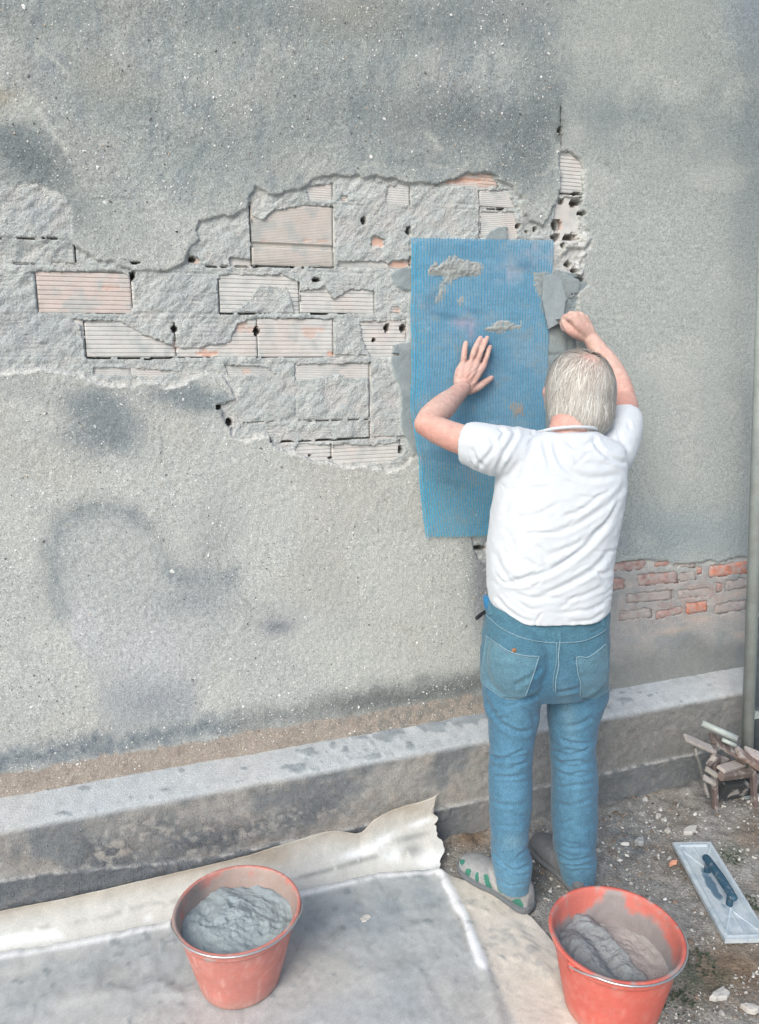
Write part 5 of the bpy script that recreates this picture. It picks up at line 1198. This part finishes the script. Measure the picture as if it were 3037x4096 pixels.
ns_ = 6500; g = rng.standard_normal((ns_*3, 3)); g /= np.linalg.norm(g, axis=1)[:, None]; g = g[hairy(g)][:ns_]
pk_ = np.exp(-((1-g@np.array([.16, -.60, .78]))/0.06)**1.3); g = g[rng.random(len(g)) > pk_*.9]; m_ = len(g)
steps = 9; cur = g.copy(); clp = noise3(g*7, 21)[:, None]; lift = 0.965+0.05*rng.random((m_, 1))+.022*clp; curl = 0.22*rng.standard_normal((m_, 1)); Pts = []; Ns = []
ln = rng.uniform(.55, 1.15, (m_, 1))/steps
loose = rng.random((m_, 1)) < .07; lift = np.where(loose, lift+rng.uniform(.0, .045, (m_, 1)), lift); curl = np.where(loose, curl*2.5, curl)
for k in range(steps):
    Pts.append(onhead(cur, lift+0.03*np.sin(k/steps*pi)+0.015*k/steps)); Ns.append(cur.copy())
    away = cur-CR; grav = np.array([0, -.12, -1.0]); f = 0.75*away/np.maximum(np.linalg.norm(away, axis=1), .2)[:, None]+0.9*grav*np.clip(1.1-cur[:, 2:3], .25, 1.4)
    f[:, 0] += -0.10-0.45*sst(.1, -.5, g[:, 0])*sst(-.5, .5, cur[:, 2])+0.45*noise3(g*2.6, 9)
    f += curl*np.cross(cur, f); f -= cur*(f*cur).sum(1)[:, None]; f /= np.linalg.norm(f, axis=1)[:, None]+1e-9
    cur = cur+f*ln; cur /= np.linalg.norm(cur, axis=1)[:, None]
Pts = np.array(Pts); Ns = np.array(Ns); Wd = (HR*Ns[..., 0:1]+HFW*Ns[..., 1:2]+HU*Ns[..., 2:3]); T = np.gradient(Pts, axis=0); S = np.cross(T, Wd); S /= np.linalg.norm(S, axis=-1)[..., None]+1e-9
wid = (0.0011*np.linspace(1, .3, steps))[:, None, None]*rng.uniform(.6, 1.3, (1, m_, 1))
A_ = Pts-S*wid; B_ = Pts+S*wid; Vh = np.stack([A_, B_], 1).transpose(2, 0, 1, 3).reshape(-1, 3)   # strand, step, side
i0 = (np.arange(m_)*steps*2)[:, None]+(np.arange(steps-1)*2)[None]; i0 = i0.ravel(); Fh = np.stack([i0, i0+1, i0+3, i0+2], 1)
hc = np.array([[192., 192, 187]])*(1+0.08*rng.standard_normal((m_, 1))+.10*clp); mm = rng.random(m_) < .25; hc[mm] = (176, 173, 166); hc = mixc(hc, (206, 176, 160), .4*np.exp(-((1-g@np.array([.16, -.60, .78]))/0.09)**1.3))
part('hair_strand', Vh, Fh, M_HAIR, hair, True, np.repeat(np.clip(hc, 60, 232), steps*2, 0), kind='stuff')

# --- pen clipped at the pocket, trowel in the hand
M_BLACK = mat('black_plastic', color=(.02, .022, .025), rough=.5, noise=None, fine=None)
pen = thing('marker_pen', 'black marker pen sticking out of the left front pocket of the jeans', 'pen', P(1930, 2450, -.40))
v, q, t = tube([P(1908, 2472, -.42), P(1925, 2458, -.41), P(1955, 2436, -.40)], [.006, .006, .005], n=12, smoothed=False); part('barrel', v, [q, t], M_BLACK, pen, True)
v, f = box_pts(P(1928, 2462, -.425), P(1956, 2440, -.41), .004, .002); part('clip', v, f, M_BLACK, pen)
cl = thing('blue_cloth', 'blue cloth end tucked in the front of the jeans under the shirt', 'cloth', P(1952, 2440, -.40))
v, q, t = loft([(P(1948, 2385, -.40), RGT, .012, VF, .02), (P(1952, 2410, -.405), RGT, .014, VF, .022), (P(1954, 2440, -.41), RGT, .010, VF, .02)], n=16); part('cloth_end', v, [q, t], M_DENIM, cl, True, np.tile([50., 116, 160], (len(v), 1)))
M_STEEL = mat('worn_steel', color=(.42, .43, .44), rough=.35, metal=.8, noise=(.1, 60), fine=(.1, 300), bump=(.1, 200, .001), dirt=((.30, .31, .31), 40, .45, .6, .9))
M_WOOD = mat('wood_handle', color=(.28, .2, .13), rough=.7)
trw = thing('trowel', 'mortar covered steel trowel held in the right hand against the wall', 'trowel', P(2290, 1290, -.06))
bl = [P(2192, 1316, -.026), P(2250, 1284, -.030), P(2262, 1190, -.026), P(2240, 1105, -.022), P(2172, 1100, -.019), P(2168, 1200, -.022)]
bc = np.mean(bl, 0); V = np.array(bl+[p+np.array([0, -.0035, 0]) for p in bl]); n = 6; j = np.arange(n); jn = (j+1) % n
F4 = np.stack([j, jn, jn+n, j+n], 1); bt_ = np.array([[0, 1, 2, 3], [0, 3, 4, 5], [9, 8, 7, 6], [11, 10, 9, 6]])
part('blade', V, [F4, bt_], M_WET, trw, False, np.tile([146., 158, 162], (12, 1)))
v, q, t = tube([P(2226, 1275, -.034), P(2240, 1272, -.045), P(2252, 1278, -.060), P(2268, 1290, -.064)], [.004, .0045, .005, .006], n=12); part('shank', v, [q, t], mat('bright_steel', color=(.75, .77, .78), rough=.25, metal=.9, noise=None, fine=None), trw, True)
v, q, t = tube([P(2266, 1289, -.064), P(2300, 1296, -.066), P(2350, 1302, -.066)], [.010, .014, .012], n=16); part('handle', v, [q, t], M_WOOD, trw, True)

# ================================================================== BUCKETS
M_BUCKET = mat('orange_bucket', rough=0.55, noise=(0.07, 20), fine=(0.06, 200), bump=(0.15, 60, 0.002), spec=0.4)
M_WIRE = mat('wire', color=(.62, .64, .64), rough=.3, metal=.9, noise=None, fine=None)
def bucket(name, label, cx, cy, z0, h, R, rb, seed, dusty, level, heap, ear_a, handle_front):
    b = thing(name, label, 'bucket', (cx, cy, z0), 'orange mortar buckets on the ground')
    prof = [(0, .0), (rb*.6, .0), (rb-.004, .0), (rb, .004), (rb+(R-rb)*.3, h*.3), (rb+(R-rb)*.6, h*.6), (R-.008, h-.034), (R-.006, h-.030), (R-.001, h-.028), (R, h-.022), (R+.001, h-.012), (R+.006, h-.008), (R+.008, h-.003), (R+.006, h+.001), (R, h+.001), (R-.004, h-.003)]
    inner = [(R-.006, h-.02), (rb+(R-rb)*.8-.004, h*.8), (rb+(R-rb)*.6-.004, h*.6), (rb+(R-rb)*.4-.004, h*.4), (rb+(R-rb)*.2-.004, h*.2), (rb-.004, .008), (0, .008)]
    pr = []
    for k_, (a0, a1) in enumerate(zip(prof+inner, (prof+inner)[1:])):
        m = max(1, int(sqrt((a1[0]-a0[0])**2+(a1[1]-a0[1])**2)/.011))
        for q in range(m): pr.append((a0[0]+(a1[0]-a0[0])*q/m, a0[1]+(a1[1]-a0[1])*q/m, k_ >= len(prof)-1))
    pr.append((0, .008, True)); n = 96; a = np.linspace(0, 2*pi, n, endpoint=False)
    rr_ = np.array([p[0] for p in pr]); zz2 = np.array([p[1] for p in pr]); inn_ = np.array([p[2] for p in pr])
    A2, K2 = np.meshgrid(a, np.arange(len(pr)), indexing='ij'); A2 = A2.ravel(); K2 = K2.ravel()
    wob = 1+0.006*np.sin(2*A2+seed)+0.003*np.sin(3*A2+seed*2)
    r2 = rr_[K2]*wob; z2 = zz2[K2]; isin = inn_[K2]
    w1 = fbm(A2*R, z2, .05, 4, seed*7); w2 = fbm(A2*R+3, z2, .014, 3, seed*9)
    # dried mortar crust inside, and shade painted on the left inner wall
    x2, y2 = cx+r2*np.cos(A2), cy+r2*np.sin(A2); pu, pw = proj(np.stack([x2, y2, z2+z0], 1))
    base = (200, 102, 90) if not dusty else (190, 124, 114)
    c = np.tile(np.array(base, float), (len(A2), 1)); c = mixc(c, (208, 128, 116), sst(0, .8, w1)*.5)
    c = mixc(c, (200, 150, 140), (0.5 if dusty else .22)*sst(0, .7, w2))
    scr = sst(.45, .6, noise2(A2*R/.004, z2/.06, 5)+.3*w2); c = mixc(c, (214, 180, 172), scr*(.35 if dusty else .15)*(~isin))
    c = mixc(c, (160, 160, 158), sst(.5, .75, w2+.5*w1)*.7*(z2 > h-.04))
    c = mixc(c, (176, 150, 142), .5*sst(.06, 0, z2)*(~isin))
    if dusty:
        gm = isin*sst(-.75, -.3, w1+.25*w2+.5*sst(h, h-.05, z2)-.5*blob(pu, pw, 830, 3510, 90, 40, -30)-.6*blob(pu, pw, 725, 3620, 40, 60))
        c = mixc(c, (158, 146, 138), gm*.9); c = mixc(c, (110, 110, 110), isin*blob(pu, pw, 780, 3560, 50, 60)*.8)  # crust, then a dark blob painting shade on the left inner wall
        c = mixc(c, (148, 142, 138), .8*sst(0.2, -.3, (pu-730)/60)*(z2 > h-.03))
    else:
        cr = sdf(pu+8*w1, pw+8*w2, [(2220, 3700), (2260, 3670), (2340, 3640), (2375, 3615), (2410, 3610), (2430, 3545), (2487, 3540), (2500, 3610), (2520, 3645), (2600, 3660), (2650, 3720), (2690, 3800), (2700, 3900), (2600, 3990), (2300, 3990), (2200, 3800)])
        c = mixc(c, (190, 120, 108), isin*.5); c = mixc(c, (140, 138, 137), isin*(1-sst(-5, 5, cr))*.95)
        c = mixc(c, (150, 158, 158), .8*blob(pu, pw, 2690, 3880, 50, 40)+.6*blob(pu, pw, 2225, 3630, 12, 8)+.6*blob(pu, pw, 2212, 3655, 10, 8)+.6*blob(pu, pw, 2710, 3665, 12, 16))
        r2 = r2-isin*(1-sst(-8, 6, cr))*(.004+.003*w2)
        x2, y2 = cx+r2*np.cos(A2), cy+r2*np.sin(A2)
    V = np.stack([x2, y2, z2+z0], 1); m = len(pr)
    I = np.arange(n*m).reshape(n, m); I = np.vstack([I, I[:1]]); F = np.stack([I[:-1, :-1].ravel(), I[1:, :-1].ravel(), I[1:, 1:].ravel(), I[:-1, 1:].ravel()], 1)
    shell = part('shell', V, F, M_BUCKET, b, True, c)
    # mortar fill
    nr_, na = 60, 120; rho, al = np.meshgrid(np.linspace(0, 1, nr_), np.linspace(0, 2*pi, na), indexing='ij'); rho = rho.ravel(); al = al.ravel()
    rin = rb+(R-rb)*(level/h)-.002; x, y = rho*np.cos(al)*rin, rho*np.sin(al)*rin
    f1 = fbm(x+seed, y, .06, 4, 500+seed); f2 = fbm(x, y, .016, 3, 510+seed); f3 = fbm(x*.8+y*.6, (y*.8-x*.6)*.35, .02, 3, 520+seed)
    z = level+heap(x, y)+.004*f1+.0022*f2+(.003 if dusty else .001)*f3+.0012*fbm(x, y, .006, 2, 530+seed)-(.012 if dusty else .006)*np.clip(fbm(x, y, .03, 3, 540+seed)-.3, 0, 1)
    rq = rb+(R-rb)*(np.clip(z, 0, h)/h)-.003; sc2 = 1+(rq/rin-1)*rho**2
    V = np.stack([cx+x*sc2, cy+y*sc2, z0+z], 1); cm = np.tile(np.array([150., 162, 165]) if dusty else np.array([146., 150, 150]), (len(V), 1)); cm = mixc(cm, (160, 172, 172), sst(-.2, .6, f1)*.5)
    if not dusty: cm = mixc(cm, (130, 134, 137), sst(-.01, -.04, x)*.7); cm = mixc(cm, (172, 164, 159), sst(.02, .04, x)*.8)
    part('mortar', V, gridF(nr_, na), M_WET, b, True, cm)
    # ears and wire handle lying on the rim
    for s_ in (0, pi):
        a0 = ear_a+s_; ctr = np.array([cx+(R+.004)*cos(a0), cy+(R+.004)*sin(a0), z0+h-.02]); tan = np.array([-sin(a0), cos(a0), 0]); nrm = np.array([cos(a0), sin(a0), 0])
        v, q, t = loft([(ctr-nrm*.006, tan, .014, UZ, .013), (ctr+nrm*.006, tan, .011, UZ, .010)], n=16, power=3); part('ear', v, [q, t], M_BUCKET, b, True, np.tile(np.array(base, float), (len(v), 1)))
    an = np.linspace(ear_a, ear_a+(pi if handle_front > 0 else -pi), 30)
    hp_ = [np.array([cx+(R+.0105)*cos(t), cy+(R+.0105)*sin(t), z0+h-.016+.016*min(1, sin((t-ear_a)*(1 if handle_front > 0 else -1))*2.5)]) for t in an]
    v, q, t = tube(hp_, [.0026]*len(hp_), n=8, k=2); part('wire_handle', v, [q, t], M_WIRE, b, True)
def heapA(x, y): return .022*np.exp(-((x+.02)**2+(y+.00)**2)/.0075)-.006*np.exp(-((x-.05)**2/.0006+(y-.02)**2/.004))+.004*np.sin(x*40+y*20)
def heapB(x, y): return .024*np.exp(-((x+.07)**2/.0016+(y-.03)**2/.008))+.011*np.exp(-(np.abs(x-.006+.10*y+.006*fbm(y, x, .03, 3, 80))/.030)**4)+.003*fbm(x, y, .03, 3, 81)*sst(-.10, .12, y)-.014*np.exp(-((x+.030)**2/.0004+(y+.03)**2/.006))-.022*sst(.028, .034, x+.004*np.sin(y*90))+.0035*fbm(x, y, .012, 3, 78)*sst(.03, 0, x)+.002*fbm(x, y, .005, 2, 79)*sst(.03, 0, x)
bucket('mortar_bucket', 'dusty orange bucket nearly full of grey mortar on the cream sheet',   .2246, -.537, .008, .232, .168, .112, 1, True, .182, heapA, radians(170), 1)
bucket('mortar_bucket', 'brighter orange bucket with scraped mortar, on gravel behind the shoes', 1.168, -.960, .004, .234, .168, .122, 2, False, .158, heapB, radians(-165), 1)

# ================================================================== FLOAT
fl_ = thing('plastering_float', 'long pale plastic plastering float with dark handle lying on the gravel', 'float', (1.79, -.69, .01))
TL, TR_, BL_ = G(2690, 3375, .012), G(2842, 3372, .012), G(2900, 3765, .012)
ux, uy = TR_-TL, BL_-TL; lw, ll = np.linalg.norm(ux), np.linalg.norm(uy); nx_, ny_ = 46, 130
s_, t_ = np.meshgrid(np.linspace(0, 1, nx_), np.linspace(0, 1, ny_), indexing='ij'); s_ = s_.ravel(); t_ = t_.ravel()
ed = np.minimum(np.minimum(s_, 1-s_)*lw, np.minimum(t_, 1-t_)*ll)
z = .012-.004*sst(.010, .014, ed)+.006*sst(.022, .018, ed)*sst(.010, .013, ed)
for (a, b) in (((.5, .30), (.08, .05)), ((.5, .30), (.92, .05)), ((.5, .72), (.08, .95)), ((.5, .72), (.92, .95)), ((.5, .72), (.5, .95)), ((.5, .05), (.5, .28))):
    d, _ = dline(s_*lw, t_*ll, [(a[0]*lw, a[1]*ll), (b[0]*lw, b[1]*ll)]); z += .004*np.exp(-(d/.0022)**2)
fn = fbm(s_*lw, t_*ll, .03, 4, 600); z += .0006*fn
V = TL[None]+s_[:, None]*ux+t_[:, None]*uy; V[:, 2] = z+.006
c = np.tile(np.array([184., 196, 202]), (len(V), 1)); c = mixc(c, (160, 176, 186), sst(0, .6, fn)*.7)
c = mixc(c, (78, 108, 130), .85*sst(.35, .65, np.exp(-(((s_-.40)/.13)**2+((t_-.47)/.20)**2)**1.5)+.35*fn)); c = mixc(c, (150, 168, 178), .6*np.exp(-((ed-.016)/.003)**2))
base = V.copy(); base[:, 2] = .004; nV = len(V); I = np.arange(nV).reshape(nx_, ny_); loop = np.concatenate([I[:, 0], I[-1, 1:], I[-2::-1, -1], I[0, -2:0:-1]]); j = np.arange(len(loop)); jn = (j+1) % len(loop)
V2 = np.vstack([V, base[loop]]); o = part('blade', V2, [gridF(nx_, ny_), np.stack([loop[j], loop[jn], nV+jn, nV+j], 1)], M_SHEET, fl_, False, np.vstack([c, c[loop]]))
M_HAND = mat('dark_handle', color=L(52, 84, 104), rough=.5, noise=(.1, 40), dirt=((.3, .32, .33), 50, .55, .7, .7))
ha, hb = G(2826, 3432, .055), G(2932, 3588, .055)
v, q, t = tube([ha, (ha+hb)/2+UZ*.004, hb], [.014, .0155, .014], n=18, flat=((0, 0, 1), .8)); part('handle', v, [q, t], M_HAND, fl_, True)
for p_, q_ in ((ha*.92+hb*.08, .0), (ha*.08+hb*.92, 0)):
    g0 = p_.copy(); g0[2] = .012; v, q, t = tube([g0, p_], [.011, .010], n=12, smoothed=False); part('post', v, [q, t], M_HAND, fl_, True)

# ================================================================== SCAFFOLD POLE, TRESTLE
M_POLE = mat('galvanised', color=L(170, 180, 177), rough=.55, metal=.15, noise=(.12, 12), fine=(.08, 200), bump=(.2, 100, .001), dirt=((.30, .32, .31), 9, .5, .65, .6))
pole = thing('scaffold_pole', 'tall galvanised scaffold pole leaning by the wall at the right edge', 'scaffold pole', (2.3, -.27, 0))
a, b = P(2991, 2950, -.27), P(3040, 1560, -.27); d_ = (b-a)/(b-a)[2]
p0 = a-d_*(a[2]-.012); p1 = a+d_*(4.0-a[2])
v, q, t = tube([p0, p1], [.0225, .0225], n=24, smoothed=False, cap=False); part('tube', v, [q, t], M_POLE, pole, True)
v, f = boxm(p0+np.array([-.05, -.05, -.016]), p0+np.array([.05, .05, -.010])); part('base_plate', v, f, M_POLE, pole)
pc = a+d_*(1.0); v, q, t = tube([pc-d_*.03, pc+d_*.03], [.031, .031], n=20, smoothed=False, cap=False)
fr2 = thing('scaffold', 'dark blue scaffold upright with pale crossbars behind the leaning pole', 'scaffold frame', (2.45, -.2, 0))
M_BLUEP = mat('blue_paint', color=L(92, 104, 114), rough=.6, noise=(.12, 30), dirt=((.22, .23, .22), 25, .5, .65, .6))
v, q, t = tube([P(3030, 2960, -.18)*[1, 1, 0]+[0, 0, .01], P(3068, 1400, -.18)], [.024, .024], n=16, smoothed=False, cap=False); part('upright', v, [q, t], M_BLUEP, fr2, True)
for yy in (2462, 2860):
    v, f = box_pts(P(3008, yy, -.20), P(3140, yy-20, -.20), .02, .012 if yy < 2600 else .03); part('crossbar', v, f, M_POLE if yy != 2690 else M_STONE, fr2, col=np.tile([186., 180, 172], (8, 1)))
tr = thing('metal_trestle', 'low rusty trestle crusted with pale mortar at the foot of the scaffold pole', 'trestle', P(2870, 3200, -.33)*[1, 1, 0])
M_RUST = mat('rusty_steel', rough=.85, noise=(.15, 50), fine=(.12, 200), bump=(.5, 120, .003), dirt=((.42, .40, .38), 22, .52, .62, .8))
def bar(nm, a, b, w, t, col, up=(0, -.3, 1)):
    v, f = box_pts(P(*a), P(*b), w, t, up); me = mesh_from(nm, v, f, col=np.tile(np.array(col, float), (8, 1))); bevel_me(me, min(w, t)*.2, 2)
    at_ = me.attributes.get('Col'); link(nm, me, M_RUST, tr)
bar('cross_plank', (2742, 2950, -.35), (2850, 2998, -.37), .036, .012, (164, 159, 153))
bar('cross_plank', (2842, 2948, -.30), (2980, 3035, -.36), .055, .012, (104, 94, 89))
bar('cross_plank', (2884, 3078, -.40), (2968, 3052, -.34), .036, .014, (166, 159, 153))
bar('cross_plank', (2880, 3105, -.41), (3000, 3090, -.36), .03, .03, (112, 102, 96))
bar('cross_plank', (2950, 3005, -.36), (3090, 3100, -.40), .05, .02, (128, 110, 102))
bar('cross_plank', (2985, 3004, -.34), (3100, 3050, -.38), .05, .012, (176, 168, 163))
bar('side_and_shade_plate', (2880, 3165, -.30), (3090, 3150, -.30), .03, .09, (64, 68, 70))  # dark bar added to stand for the shade under the trestle
bar('end_bracket', (2822, 3072, -.37), (2870, 3105, -.40), .02, .012, (150, 148, 140))
bar('end_bracket', (2814, 3108, -.39), (2862, 3136, -.41), .022, .014, (150, 146, 139))
bar('leg', (2854, 2990, -.36), (2862, 3235, -.36), .022, .018, (112, 100, 98), (1, 0, 0))
bar('leg', (2778, 2990, -.34), (2832, 3190, -.36), .012, .010, (110, 112, 110), (1, 0, 0))
bar('leg', (3010, 3060, -.36), (3020, 3240, -.36), .022, .018, (112, 100, 98), (1, 0, 0))
bar('side_and_shade_plate', (2845, 3040, -.37), (2905, 3050, -.33), .02, .05, (104, 96, 94))
for a, b, r in (((2808, 2892, -.28), (2948, 2955, -.36), .013), ((2888, 2958, -.33), (2944, 2982, -.36), .008)):
    v, q, t = tube([P(*a), P(*b)], [r, r], n=14, smoothed=False, cap=False); part('steel_tube', v, [q, t], M_POLE, tr, True)
